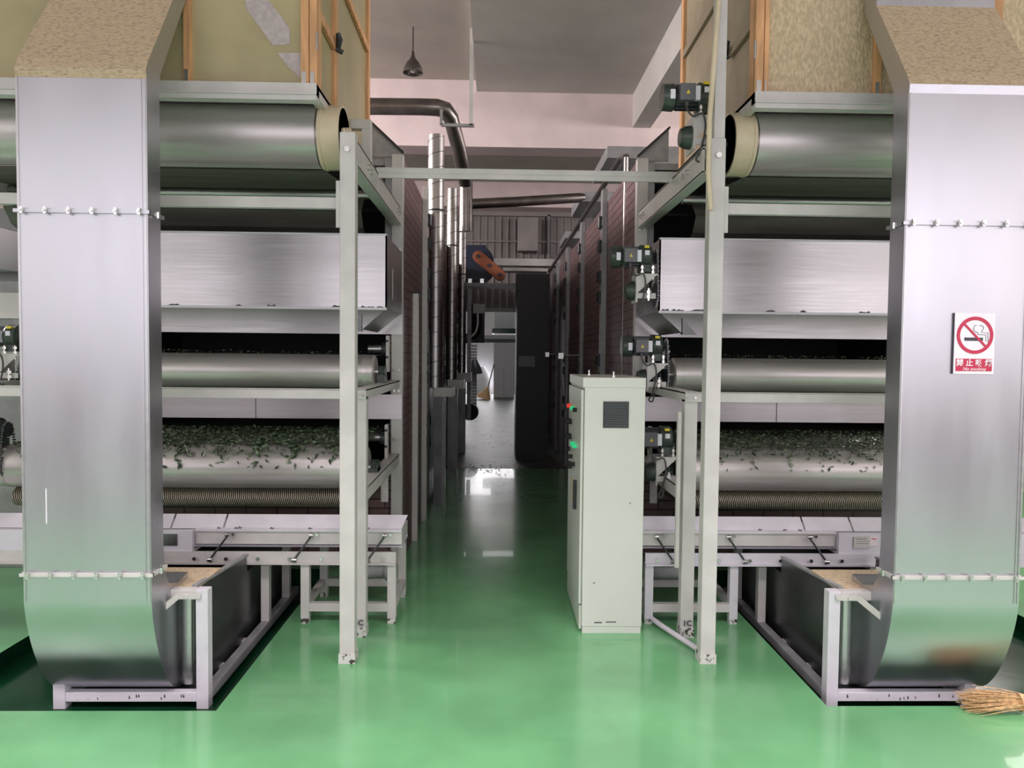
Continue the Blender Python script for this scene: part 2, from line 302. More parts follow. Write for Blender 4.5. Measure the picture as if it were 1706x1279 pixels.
def dryer(xa, xb, c, which):
    """xa..xb outer faces; c = x of the corridor face"""
    s = 1 if c == xb else -1                      # corridor lies on +x (left dryer) or -x (right dryer)
    other = xa if s > 0 else xb
    t = thing('tea_dryer', which['dryer'], 'dryer', ((xa+xb)/2, YM, 0), 'brick-clad tea dryers')
    YE = 14.2; ZT = 3.15; ti = .10
    # housing: brick side walls, near-black sheets standing in for interior shade, roof
    b = MB(); b.box(c-s*.002, c-s*ti, YM+.02, YE, 0, ZT); b.box(other, other+s*ti, YM+.02, YE, 0, ZT)
    obj('brick_side_wall', b, M['brick'], t)
    obj('brick_apron', MB().box(xa+ti, xb-ti, YM+.03, YM+.12, 0, .80), M['brick'], t)
    obj('roof_sheet', MB().box(xa+ti, xb-ti, YM+.05, YE, ZT-.05, ZT), M['paintd'], t)
    obj('interior_shade', MB().box(xa+ti+.002, xa+ti+.012, YM+.13, 7.6, 0, ZT-.06), M['inside'], t); obj('interior_shade', MB().box(xb-ti-.012, xb-ti-.002, YM+.13, 7.6, 0, ZT-.06), M['inside'], t)
    obj('interior_shade', MB().box(xa+ti+.005, xb-ti-.005, 7.6, 7.64, .0, ZT-.06), M['inside'], t)
    # corner posts
    for cx, e in ((c, 1), (other, -1)):
        k = s*e
        p = obj('corner_post', MB().box(cx, cx-k*.085, YM-.02, YM+.05, 0, ZT+.02), M['paint'], t, .002)
        bolts(p, [(cx-k*q, YM-.027, z) for z in (2.62, 2.44, 2.12, 1.52, 1.36, .98, .82) for q in (.025, .06)])
        obj('inner_jamb', MB().box(cx-k*.085, cx-k*.14, YM+.0, YM+.05, 2.05, ZT), M['paintd'], t, .002)
        obj('hood_gusset', MB().prism([(cx, ZT+.02), (cx-k*.24, ZT+.24), (cx-k*.24, ZT-.0), (cx, ZT-.0)], 'y', YM-.015, YM+.0), M['paintd'], t)
        obj('hood_edge', MB().beam((cx, YM-.03, ZT+.03), (cx-k*.24, YM-.03, ZT+.25), .05, .015), M['black'], t)
        obj('hood_bar', MB().box(cx-k*.085, cx-k*.24, YM-.01, YM+.03, ZT-.16, ZT-.12), M['paint'], t)
    # fascias
    obj('upper_fascia', MB().box(xa, xb, YM-.035, YM-.02, 1.795, 2.07), M['steelh'], t)
    obj('lower_fascia', MB().box(xa, xb, YM-.035, YM-.02, 1.14, 1.33), M['steelh'], t)
    obj('seam_strip', MB().box(c-s*1.12, c-s*1.124, YM-.04, YM-.03, 1.14, 1.33), M['dsteel'], t)
    # front chute
    ca = c-s*.0; cb = c-s*2.33 if s > 0 else xb
    y0, z0, z1 = 4.90, 1.945, 2.42
    ch = obj('chute', MB().box(ca, cb, y0, y0+.01, z0, z1).box(ca, ca-s*.01, y0, 5.68, z0+.0, z1).box(cb, cb+s*.01, y0, 5.68, z0, z1), M['steelh'], t)
    obj('chute_lip', MB().box(ca, cb, y0-.012, y0+.012, z0-.012, z0+.004).box(ca, cb, y0-.004, y0+.03, z1, z1+.012), M['paintw'], ch)
    obj('chute_floor', MB().add([(ca, y0, z0), (cb, y0, z0), (cb, 5.68, 2.05), (ca, 5.68, 2.05)], [(0, 1, 2, 3)]).add([(ca, y0, z0), (ca-s*.17, y0+.05, z0-.14), (ca-s*.17, 5.6, z0-.14), (ca, 5.6, z0)], [(0, 1, 2, 3)]), M['steelh'], ch)
    obj('chute_funnel', MB().prism([(ca-s*.17, z0-.145), (ca-s*.26, z0-.145), (ca-s*.17, z0-.04)], 'y', y0+.03, y0+.06).beam((ca-s*.17, y0+.05, z0-.145), (ca-s*.26, y0+.05, z0-.145), .06, .012), M['dsteel'], ch)
    for u, v in ((.02, .07), (.08, .17), (.2, .36), (.72, .78), (.95, .99), (1.35, 1.42)):
        pts = [(ca-s*(u+(v-u)*k/8), z0+.004+(.0 if k in (0, 8) else random.uniform(.002, .014))) for k in range(9)]
        obj('leaf_residue', MB().prism(pts, 'y', y0-.012, y0-.002), M['signk'], ch)
    # side mounts for chute and rollers on the corridor side
    mb = MB(); mb.box(c+s*.0, c-s*.075, 5.15, 5.21, 2.02, 2.24)
    obj('mount_plate', mb, M['paint'], t, .002)
    # mid roller
    def roller(name, yy, zz, r, xl, xr, rim=.0, stubs=True, m=M['roller']):
        ro = obj(name, MB().lathe_x([(xl+rim, r), (xr-rim, r)], yy, zz, 56), m, t)
        if rim:
            obj('roller_rim', MB().lathe_x([(xl, r*.9), (xl+.012, r), (xl+rim, r), (xl+rim+.004, r*1.02), (xl+rim+.012, r*1.02)], yy, zz, 56), m, ro)
            obj('roller_rim', MB().lathe_x([(xr-rim-.012, r*1.02), (xr-rim-.004, r*1.02), (xr-rim, r), (xr-.012, r), (xr, r*.9)], yy, zz, 56), m, ro)
        obj('shaft', MB().lathe_x([(xl-.07, .02), (xr+.07, .02)], yy, zz, 16), M['bolt'], ro)
        return ro
    ri = .15 if s < 0 else .11
    xl, xr = (xb-2.46, xb-ri) if s > 0 else (xa+ri, xa+2.46)
    roller('mid_roller', 5.15, 1.52, .115, xl, xr, .07)
    roller('bottom_roller', 4.85, .90, .14, xl, xr, .05)
    obj('mid_belt', MB().box(xl+.06, xr-.06, 5.15, 6.6, 1.628, 1.637), M['belt'], t)
    obj('bottom_belt', MB().box(xl+.06, xr-.06, 4.85, 6.8, 1.036, 1.044), M['belt'], t)
    # wire mesh return loop below the bottom roller
    pr = [(5.7, .70)] + [(4.90+.07*math.sin(a)*-1, .69+.065*math.cos(a)) for a in [i*PI/10 for i in range(11)]] + [(5.7, .60)]
    ms = MB()
    for (a, b_), (d, e) in zip(pr[:-1], pr[1:]): ms.add([(xl+.05, a, b_), (xr-.05, a, b_), (xr-.05, d, e), (xl+.05, d, e)], [(0, 1, 2, 3)], True)
    obj('wire_mesh_belt', ms, M['mesh'], t)
    # small guide rollers with bearing plates
    for yy, zz in ((5.55, 1.68), (5.50, 1.02)):
        g = obj('guide_roller', MB().lathe_x([(c-s*.23, .028), (c-s*.13, .028)], yy, zz, 18).lathe_x([(c-s*.13, .011), (c-s*.07, .011)], yy, zz, 12), M['steel'], t)
        pl = obj('bearing_plate', MB().box(c-s*.095, c-s*.075, yy-.04, yy+.04, zz-.17, zz+.10), M['paint'], t, .002)
        obj('bearing', MB().cyl((c-s*.125, yy-.03, zz+.0), (c-s*.095, yy-.03, zz), .045, 16).bolt((c-s*.085, yy-.045, zz+.06)).bolt((c-s*.085, yy-.045, zz-.06)), M['motord'], pl)
    # second posts, crossbar and roller arms
    for cx, e in ((c, 1), (other, -1)):
        k = s*e; px0, px1 = cx-k*.02, cx-k*.095
        po = obj('stub_post', MB().box(px0, px1, 4.25, 4.32, 0.05, 1.40), M['paint'], t, .003)
        obj('chipped_foot', MB().box(px0+k*.003, px1-k*.003, 4.242, 4.328, 0, .055), M['chip'], po)
        ar = obj('mid_arm', MB().box(px0, px0-k*.012, 4.25, YM, 1.385, 1.44).box(px0, px1, 4.25, YM, 1.432, 1.444), M['paint'], t)
        obj('bearing_block', MB().box(px0-k*.02, px0-k*.07, 5.09, 5.21, 1.444, 1.50).cyl((px0-k*.02, 5.15, 1.52), (px0-k*.07, 5.15, 1.52), .042, 20).bolt((px0-k*.045, 5.10, 1.515), 'z', .012, .03), M['motor'], ar)
        ar = obj('bottom_arm', MB().box(px0, px0-k*.012, 4.32, YM, .79, .87).box(px0, px1, 4.32, YM, .862, .874), M['paint'], t)
        obj('bearing_block', MB().box(px0-k*.02, px0-k*.07, 4.78, 4.92, .874, .90).cyl((px0-k*.02, 4.85, .90), (px0-k*.07, 4.85, .90), .05, 20).bolt((px0-k*.045, 4.79, .92), 'z', .014, .04), M['motor'], ar)
        obj('hanger_plate', MB().box(px0-k*.01, px0-k*.06, 5.2, 5.215, .60, .80).bolt((px0-k*.035, 5.19, .65)).bolt((px0-k*.035, 5.19, .74)), M['paint'], ar)
    cbx = obj('mid_crossbar', MB().box(xa+.02, xb-.02, 4.235, 4.25, 1.385, 1.44).box(xa+.02, xb-.02, 4.235, 4.29, 1.434, 1.442), M['paint'], t, .002)
    bolts(cbx, [(c-s*q, 4.23, 1.41) for q in (.035, .075)], 'y', .009)
    # side columns with door latches along the corridor
    for i, Y in enumerate((7.3, 9.1, 10.9, 12.7)):
        co = obj('door_column', MB().box(c, c+s*.05, Y-.06, Y+.06, 0 if i == 0 else .0, 3.27), M['paint'] if s > 0 else M['paintd'], t, .002)
        for z in (2.95, 2.72, 2.42, 2.22, 1.60, 1.42, .99, .78):
            la = MB(); la.box(c+s*.05, c+s*.075, Y-.035, Y+.035, z-.06, z+.06).cyl((c+s*.06, Y, z-.05), (c+s*.06, Y, z+.05), .028, 10)
            la.bolt((c+s*.06, Y-.045, z+.04), 'y', .012, .03).bolt((c+s*.06, Y-.045, z-.04), 'y', .012, .03)
            obj('latch', la, M['motord'], co)
    obj('door_leaf', MB().box(c+s*.001, c+s*.012, 7.38, 9.0, .08, 1.9).box(c+s*.001, c+s*.012, 9.2, 10.8, .08, 1.9), M['dsteel'] if s > 0 else M['brick'], t)
    return t, xl, xr
LD = {'dryer': 'brick-clad tea dryer left of the green aisle, with steel chute and rollers'}
RD = {'dryer': 'brick-clad tea dryer right of the green aisle, behind the control cabinet'}
tL, lxl, lxr = dryer(-3.30, XL, XL, LD)
tR, rxl, rxr = dryer(XR, 3.66, XR, RD)
def leaf_spots(xl, xr, n1, n2, n3):
    sp = []
    for _ in range(n1): sp.append(((random.uniform(xl+.08, xr-.08), random.uniform(4.82, 5.9), 1.047+random.random()*.012), (random.uniform(-.4, .4), random.uniform(-.8, .1), 1), 1))
    for _ in range(n2):
        a = min(1.45, abs(random.gauss(0, .62))); x = random.uniform(xl+.08, xr-.08)
        if random.random() < .55: x = xl + .1 + (xr-xl-.2)*(int(random.random()*9)+random.gauss(.5, .13))/9
        sp.append(((x, 4.85-.146*math.sin(a), .90+.146*math.cos(a)), (random.uniform(-.3, .3), -math.sin(a), math.cos(a)), 1))
    for _ in range(n3): sp.append(((random.uniform(xl+.08, xr-.08), random.uniform(5.1, 5.9), 1.64+random.random()*.02), (0, -.6, 1), 1))
    return sp
leaves('tea_leaves', 'fresh green tea leaves covering the lowest belt of the left dryer', leaf_spots(lxl, lxr, 2600, 650, 0), size=(.028, .058))
leaves('tea_leaves', 'fresh green tea leaves scattered over the lowest belt of the right dryer', leaf_spots(rxl, rxr, 2800, 650, 0), size=(.018, .045))
leaves('tea_leaves', 'thin line of tea leaves on the middle belt of the left dryer', [s for s in leaf_spots(lxl, lxr, 0, 0, 130)], size=(.02, .035))
leaves('tea_leaves', 'thin line of tea leaves on the middle belt of the right dryer', [s for s in leaf_spots(rxl, rxr, 0, 0, 160)], size=(.02, .035))

# ================================================================= FEED CONVEYORS (top)
def feed(xa, xb, c, label, tall):
    s = 1 if c == xb else -1; other = xa if s > 0 else xb
    t = thing('belt_conveyor', label, 'conveyor', ((xa+xb)/2, 3.95, 0), 'feed conveyors in front of the dryers')
    for cx, e in ((c, 1), (other, -1)):
        k = s*e; p0, p1 = (cx-k*.015, cx-k*.095) if s > 0 else (cx-k*.035, cx-k*.115)
        po = obj('front_post', MB().box(p0, p1, 3.88, 3.96, .045, 2.79), M['paint'], t, .004)
        obj('chipped_foot', MB().box(p0+k*.004, p1-k*.004, 3.873, 3.967, 0, .05), M['chip'], po)
        obj('bolt', MB().bolt(((p0+p1)/2, 3.874, 2.70), 'y', .016, .02), M['bolt'], po)
        a0, a1 = (cx-k*.015, cx-k*.085)
        ar = obj('side_arm', MB().box(a0, a0-k*.012, 3.96, YM-.03, 2.63, 2.76).box(a0, a1, 3.96, YM-.03, 2.752, 2.764).box(a0, a1, 3.96, YM-.03, 2.626, 2.638), M['paint'], t)
        bolts(ar, [(a0+k*.006, y, 2.70) for y in (4.25, 4.35, 5.5, 5.6)], 'x', .016, .02)
        obj('crossbar_plate', MB().box(p1, p1-k*.02, 3.885, 3.90, 2.30, 2.54), M['paint'], t)
        if e == 1:
            bf = MB(); q0, q1 = cx-k*.10, cx-k*.32
            bf.box(q0, q0-k*.06, 4.86, 4.92, 2.76, 3.10).box(q0, q1, 4.86, 4.92, 3.10, 3.16)
            if s > 0: obj('bearing_frame', bf, M['paint'], t, .003)
            obj('bearing', MB().cyl((cx-k*.09, 4.15, 2.84), (cx-k*.15, 4.15, 2.84), .05, 20).box(cx-k*.09, cx-k*.15, 4.08, 4.22, 2.765, 2.82).bolt((cx-k*.12, 4.09, 2.84), 'z', .012, .05), M['cream'] if s > 0 else M['motor'], ar)
    obj('front_crossbar', MB().box(xa+.1, xb-.1, 3.90, 3.94, 2.40, 2.458), M['paint'], t, .003)
    ri = .16 if s > 0 else .21
    xl, xr = (xb-2.62, xb-ri+.03) if s > 0 else (xa+ri, xa+2.6)
    r = .172; yy, zz = 4.18, 2.84; rm = .11
    ro = obj('top_roller', MB().lathe_x([(xl+rm, r), (xr-rm, r)], yy, zz, 64), M['roller'], t)
    obj('dark_seam', MB().lathe_x([(xr-rm-.02, r*.99), (xr-rm-.016, r*1.012), (xr-rm-.006, r*1.012), (xr-rm-.002, r*.99)], yy, zz, 64), M['darkpipe'], ro); obj('dark_seam', MB().lathe_x([(xl+rm+.02, r*.99), (xl+rm+.016, r*1.012), (xl+rm+.006, r*1.012), (xl+rm+.002, r*.99)], yy, zz, 64), M['darkpipe'], ro)
    for q0, q1 in ((xl+rm, xl), (xr-rm, xr)):
        sg = 1 if q1 > q0 else -1
        obj('cream_rim', MB().lathe_x([(q0-sg*.01, r*1.01), (q0+sg*.008, r*1.03), (q0+sg*.012, r*1.0), (q1-sg*.02, r*1.0), (q1, r*1.02), (q1, r*.93), (q1-sg*.03, r*.90)], yy, zz, 64), M['cream'], ro, label='cream coloured roller end')
    obj('shaft', MB().lathe_x([(xl-.07, .022), (xr+.07, .022)], yy, zz, 14), M['bolt'], ro)
    obj('upper_belt', MB().box(xl+rm, xr-rm, yy, 5.7, zz+r+.002, zz+r+.008), M['belt'], t)
    pts = [(yy, zz-r-.006), (4.6, 2.70), (5.1, 2.752)]
    lb = MB()
    for (a, b), (d, e) in zip(pts[:-1], pts[1:]): lb.add([(xl+rm, a, b), (xr-rm, a, b), (xr-rm, d, e), (xl+rm, d, e)], [(0, 1, 2, 3)], True)
    pts2 = [(5.13, 2.70), (5.02, 2.60), (5.10, 2.50), (5.35, 2.40), (5.72, 2.36)]
    for (a, b), (d, e) in zip(pts2[:-1], pts2[1:]): lb.add([(xl+rm-.05, a, b), (xr-rm+.05, a, b), (xr-rm+.05, d, e), (xl+rm-.05, d, e)], [(0, 1, 2, 3)], True)
    obj('return_belt', lb, M['belt'], t)
    obj('tension_roller', MB().lathe_x([(xl-.02, .03), (xr+.04, .03)], 5.08, 2.72, 18).lathe_x([(xl-.08, .014), (xl-.02, .014)], 5.08, 2.72, 10), M['steel'], t)
    if tall:
        obj('tall_post', MB().box(c+.052, c+.11, 3.885, 3.945, 2.79, 4.96), M['paint'], t, .003)
    return t
fL = feed(-3.30, XL, XL, 'top belt conveyor left of the aisle, steel roller with cream end', False)
fR = feed(XR, 3.66, XR, 'top belt conveyor right of the aisle, its post running up to the ceiling', True)
text('1C', .045, M['signk'], (XR+.057, 4.240, .085), tR, name='lettering', bold=.001)
text('1C', .045, M['signk'], (XL-.058, 4.240, .085), tL, name='lettering', bold=.001)
text('F', .04, M['signk'], (XR+.075, 3.878, 2.70), fR, name='lettering', bold=.001)
tb = obj('tie_beam', MB().box(XL-.03, XR+.06, 4.64, 4.69, 2.766, 2.80).box(XL-.03, XR+.06, 4.64, 4.655, 2.735, 2.766), M['paint'], None, .002)
tag(tb, 'pale grey tie beam spanning the aisle between the two feed conveyors', 'beam')

# ================================================================= SORTING BOOTHS on top
def booth(x0, x1, c, label, panel, side, posts, sides):
    s = 1 if c == x1 else -1
    t = thing('sorting_booth', label, 'booth', ((x0+x1)/2, 4.6, 3.0), 'wood-framed booths above the conveyors')
    Y0, Y1, Z0, Z1 = 3.85, 5.45, 3.02, 4.7
    bb = MB(); bb.box(x0, x1, Y0-.01, Y0+.05, 2.935, 3.02).box(x0, x1, Y0-.02, Y0, 2.96, 2.968)
    bb.box(c, c-s*.05, Y0, Y1, 2.96, 3.02).box(x0, x1, Y1-.05, Y1, 2.96, 3.02).box(x0, x1, Y0, Y1, 3.0, 3.019)
    obj('base_frame', bb, M['paint'], t)
    # faces
    obj('front_sheet', MB().box(x0, x1-.0, Y0+.025, Y0+.031, Z0, Z1), panel, t)
    obj('side_sheet', MB().box(c-s*.024, c-s*.030, Y0+.03, Y1, Z0, Z1), side, t)
    for a, b in posts: 
        p = obj('front_stile', MB().box(a, b, Y0, Y0+.04, Z0, Z1), M['wood'], t, .003)
        obj('hinge_plate', MB().box(a+.006, b-.012, Y0-.004, Y0, Z0+.0, Z0+.06), M['bolt'], p)
    for y in sides: obj('side_stile', MB().box(c, c-s*.03, y-.03, y+.03, Z0, Z1), M['wood'], t, .003)
    obj('side_brace', MB().beam((c-s*.01, Y0+.10, 3.405), (c-s*.01, 4.295, 3.395), .02, .05), M['wood'] if s > 0 else M['oliveside'], t)
    obj('side_brace', MB().beam((c-s*.01, 4.365, 3.85), (c-s*.01, 5.385, 3.82), .02, .05), M['wood'] if s > 0 else M['oliveside'], t)
    obj('clamp', MB().tube([(c+s*.02, 4.26, 3.45), (c+s*.025, 4.28, 3.42), (c+s*.015, 4.30, 3.385)], [.012, .02, .014], 10).tube([(c+s*.0, 4.3, 3.38), (c+s*.035, 4.32, 3.365)], .014, 10), M['motord'], t)
    obj('butt_hinge', MB().box(c+s*.004, c-s*.004, Y0+.0, Y0+.02, 3.19, 3.28), M['bolt'], t)
    if s > 0:
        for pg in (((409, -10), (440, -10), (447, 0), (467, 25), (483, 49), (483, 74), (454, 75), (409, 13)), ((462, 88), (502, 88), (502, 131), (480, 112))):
            pp = [at(u, v, Y0+.022) for u, v in pg]; obj('duct_view_patch', MB().prism([(p.x, p.z) for p in pp], 'y', Y0+.022, Y0+.025), M['ductview'], t, label='pinkish patch painted for the duct showing in the sheet')  # duct showing in the sheet, painted as flat patches
    return t
booth(-3.32, -.925, -.925, 'wood-framed booth with olive sheets above the left conveyor', M['olive'], M['olive'], ((-1.60, -1.563), (-1.008, -.966), (-.963, -.925), (-2.75, -2.71)), (3.925, 4.33, 5.42))
booth(1.33, 3.70, 1.33, 'wood-framed booth with tan dust-caked sheets above the right conveyor', M['tan'], M['oliveside'], ((1.33, 1.372), (1.375, 1.40), (1.953, 1.99), (2.56, 2.62)), (3.925, 5.42))

# ================================================================= AIR DUCTS
def duct(x0, x1, label):
    t = thing('air_duct', label, 'duct', ((x0+x1)/2, 3.45, PD), 'steel air ducts in front of the dryers')
    key = [(3.38, .62), (3.38, .50), (3.397, .39), (3.435, .265), (3.49, .145), (3.55, .055), (3.61, .0), (3.68, -.028), (3.78, -.035), (3.88, -.035)]
    f = [(3.38, 2.86)]
    for i in range(1, len(key)-2):
        for q in range(4):
            u = q/4; p0, p1, p2, p3 = key[i-1:i+3]
            f.append(tuple(.5*(2*p1[k]+(p2[k]-p0[k])*u+(2*p0[k]-5*p1[k]+4*p2[k]-p3[k])*u*u+(3*p1[k]-p0[k]-3*p2[k]+p3[k])*u**3) for k in (0, 1)))
    f.append((3.78, -.035))
    bk = [(3.78, .52), (3.66, .50), (3.56, .53), (3.515, .60), (3.505, .75), (3.505, 2.80)]
    obj('shaft_body', MB().prism([(y, z) for y, z in f] + bk, 'x', x0, x1, True), M['steelv'], t)
    up = [(3.38, 2.86), (3.375, 2.90), (3.40, 2.95), (3.70, 3.40), (3.70, 4.6), (3.82, 4.6), (3.82, 3.42), (3.52, 2.93), (3.505, 2.80)]
    # upper bend: front sheet dusty, side sheets bare
    fr = MB(); 
    for (a, b), (d, e) in zip(up[0:4], up[1:5]): fr.add([(x0, a-.001, b), (x1, a-.001, b), (x1, d-.001, e), (x0, d-.001, e)], [(0, 1, 2, 3)], False)
    if x0 > 0: fr = MB().add([(x0, 3.374, 2.90), (x1, 3.374, 2.90), (x1, 3.399, 2.95), (x0, 3.399, 2.95)], [(0, 1, 2, 3)]).add([(x0, 3.399, 2.95), (x1, 3.399, 2.95), (x1, 3.699, 3.40), (x0, 3.699, 3.40)], [(0, 1, 2, 3)])
    ub = obj('upper_bend', MB().prism(up, 'x', x0+.002, x1-.002), M['steelv'], t)
    obj('dusty_slope', fr, M['dust'], ub, label='tan tea dust caked on the sloping face')
    # flange rings with clips
    for z in (2.27, .625):
        fg = obj('flange_ring', MB().box(x0-.012, x1+.012, 3.368, 3.38, z-.008, z+.008).box(x0-.012, x0, 3.37, 3.52, z-.008, z+.008).box(x1, x1+.012, 3.37, 3.52, z-.008, z+.008), M['paint'] if z < 1 else M['steelv'], t)
        for k in range(6):
            x = x0+.03+k*(x1-x0-.06)/5; obj('clip', MB().cyl((x, 3.360, z-.015), (x, 3.360, z+.015), .009, 8).bolt((x, 3.354, z), 'y', .007, .016), M['bolt'], fg)
        for q in (x0-.014, x1+.014): obj('clip', MB().cyl((q, 3.45, z-.014), (q, 3.45, z+.014), .009, 8), M['bolt'], fg)
    obj('corner_seam', MB().box(x0+.004, x0+.012, 3.376, 3.381, .5, 2.86).box(x1-.012, x1-.004, 3.376, 3.381, .5, 2.86).box(x1-.026, x1-.022, 3.376, 3.381, .5, 2.86), M['steel'], t)
    return t
dL = duct(-2.145, -1.567, 'tall steel air duct on the left, its bent top caked with tan dust')
dR = duct(1.875, 2.475, 'tall steel air duct on the right carrying the no-smoking sign')
obj('scratch', MB().beam((-2.035, 3.378, 1.02), (-2.035, 3.378, .86), .004, .006), M['signw'], dL)

# sign
SY = 3.372
a = at(1590, 521, SY); b = at(1653, 623, SY); sx0, sx1, sz1, sz0 = a.x+.002, b.x+.004, a.z, b.z
sg = thing('no_smoking_sign', 'white and red no-smoking sign with Chinese lettering on the right air duct', 'sign', ((sx0+sx1)/2, SY, sz0))
sw = sx1-sx0; sh = sz1-sz0; cx = (sx0+sx1)/2+.001; cz = sz1-sh*.365
obj('sign_plate', MB().box(sx0, sx1, SY-.003, SY+.007, sz0, sz1), M['signw'], sg)
obj('sign_edge', MB().box(sx0-.003, sx0, SY-.002, SY+.007, sz0, sz1), M['signk'], sg)
def ring(cx, cz, r0, r1, y, n=48):
    mb = MB()
    for k in range(n):
        a, b = 2*PI*k/n, 2*PI*(k+1)/n
        pr = [(cx+r*math.cos(q), cz+r*math.sin(q)) for r, q in ((r0, a), (r1, a), (r1, b), (r0, b))]
        mb.add([(u, y, v) for u, v in pr], [(0, 1, 2, 3)])
    return mb
rg = ring(cx, cz, sw*.37, sw*.455, SY-.0045)
obj('cigarette', MB().box(cx-sw*.26, cx+sw*.20, SY-.0042, SY-.0035, cz-sw*.135, cz-sw*.055), M['signk'], sg)
sm = MB(); 
def arc(cx_, cz_, r, a0, a1, n=12): return [(cx_+r*math.cos(a0+(a1-a0)*k/n), SY-.0042, cz_+r*math.sin(a0+(a1-a0)*k/n)) for k in range(n+1)]
q = sw/.17
sm.tube(arc(cx+.008*q, cz+.028*q, .015*q, PI*1.55, PI*.55) + [], .0011, 6)
sm.tube([(cx+.010*q, SY-.0042, cz+.012*q), (cx+.014*q, SY-.0042, cz+.003*q), (cx+.045*q, SY-.0042, cz+.002*q), (cx+.047*q, SY-.0042, cz-.026*q)], .0011, 6)
sm.tube(arc(cx+.024*q, cz+.030*q, .011*q, PI*.7, -PI*.35) + [(cx+.027*q, SY-.0042, cz+.012*q), (cx+.054*q, SY-.0042, cz+.010*q), (cx+.056*q, SY-.0042, cz-.026*q)], .0011, 6)
obj('smoke_curl', sm, M['signk'], sg)
c45 = .7071*sw*.40
rg.beam((cx-c45, SY-.0046, cz+c45), (cx+c45, SY-.0046, cz-c45), .001, sw*.055)
obj('red_ring', rg, M['red'], sg)
bz0 = sz0+sh*.045; bz1 = sz0+sh*.25
bn = obj('red_banner', MB().box(sx0+sw*.05, sx1-sw*.05, SY-.0045, SY-.0035, bz0, bz1), M['red'], sg)
text('禁 止 吸 烟', sw*.185, M['signw'], (cx, SY-.005, bz0+(bz1-bz0)*.64), bn, bold=.0007)
text('No smoking', sw*.115, M['signw'], (cx, SY-.005, bz0+(bz1-bz0)*.17), bn, shear=.3)

# ================================================================= TROUGHS under the ducts
def trough(x0, x1, s, label):
    t = thing('steel_trough', label, 'trough', ((x0+x1)/2, 3.6, PD), 'steel troughs in the floor pits')
    Y0, Y1 = 3.58, 5.25; z = PD; q = .058
    fr = MB()
    obj('front_post', MB().box(x0, x0+q, Y0, Y0+q, z, .49), M['paintw'], t, .002); obj('front_post', MB().box(x1-q, x1, Y0, Y0+q, z, .49), M['paintw'], t, .002)
    fb_ = obj('bottom_rail', MB().box(x0+q, x1-q, Y0+.004, Y0+.05, z+.035, z+.08), M['paintw'], t, .002)
    for _ in range(12):
        x = random.uniform(x0+.1, x1-.1); zz = z+.04+random.random()*.02; hh = random.uniform(.004, .016)
        obj('paint_chip', MB().add([(x, Y0+.003, zz), (x+hh*.6, Y0+.003, zz+.002), (x+hh*.4, Y0+.003, zz+hh), (x+hh*.1, Y0+.003, zz+hh*1.3)], [(0, 1, 2, 3)]), M['signk'], fb_)
    obj('top_rail', MB().box(x0+q, x1-q, Y0, Y0+.05, .445, .49), M['paint'], t, .002)
    for xe, dx in ((x0, 1), (x1, -1)):
        obj('floor_rail', MB().box(xe, xe+dx*.05, Y0+q, Y1, z+.03, z+.08), M['paintd'], t, .002)
        for Y in (4.55, 5.0): obj('side_post', MB().box(xe, xe+dx*.05, Y, Y+.05, z+.08, .33), M['paint'], t, .002)
        obj('side_wall', MB().prism([(Y0+.05, .0), (Y0+.05, .487), (4.40, .435), (4.41, .335), (Y1, .335), (Y1, -.03), (4.2, -.06), (3.8, -.06)], 'x', xe+dx*.085, xe+dx*.092), M['dsteel'], t)
        obj('rim_strip', MB().beam((xe+dx*.088, Y0+.06, .489), (xe+dx*.088, 4.40, .437), .026, .012), M['paintd'], t)
        for Y in (3.95, 4.3): obj('cross_foot', MB().box(xe+dx*.05, xe+dx*.2, Y, Y+.05, z+.03, z+.055), M['paint'], t)
    obj('rear_wall', MB().box(x0+.09, x1-.09, Y1-.01, Y1, -.03, .335), M['dsteel'], t)
    obj('trough_floor', MB().box(x0+.09, x1-.09, Y0+.1, Y1, -.06, -.05), M['dsteel'], t)
    obj('cover_plate', MB().box(x0+.08, x1-.08, Y0+.05, 3.98, .470, .484), M['dust'], t, label='dust covered plate')
    # casing that takes the elbow of the duct
    cs = MB().box(x0+.10, x1-.10, 3.68, 3.73, -.02, .43)
    obj('casing', cs, M['dsteel'], t)
    sx = x1-.13 if s > 0 else x0+.13
    obj('casing_edge', MB().cyl((sx, 3.69, -.01), (sx, 3.69, .42), .04, 20), M['steel'], t)
    xe = x1 if s > 0 else x0
    obj('stay_strap', MB().beam((xe-s*.03, Y0-.006, .462), (xe-s*.14, Y0-.006, .462), .004, .03).beam((xe-s*.14, Y0-.006, .462), (xe-s*.245, 3.45, .37), .004, .03).bolt((xe-s*.04, Y0-.01, .462)).bolt((xe-s*.10, Y0-.01, .462)), M['paint'], t)
    return t
trough(-2.14, -1.39, 1, 'steel air trough on a white frame in the left floor pit')
trough(1.665, 2.42, -1, 'steel air trough on a white frame in the right floor pit')

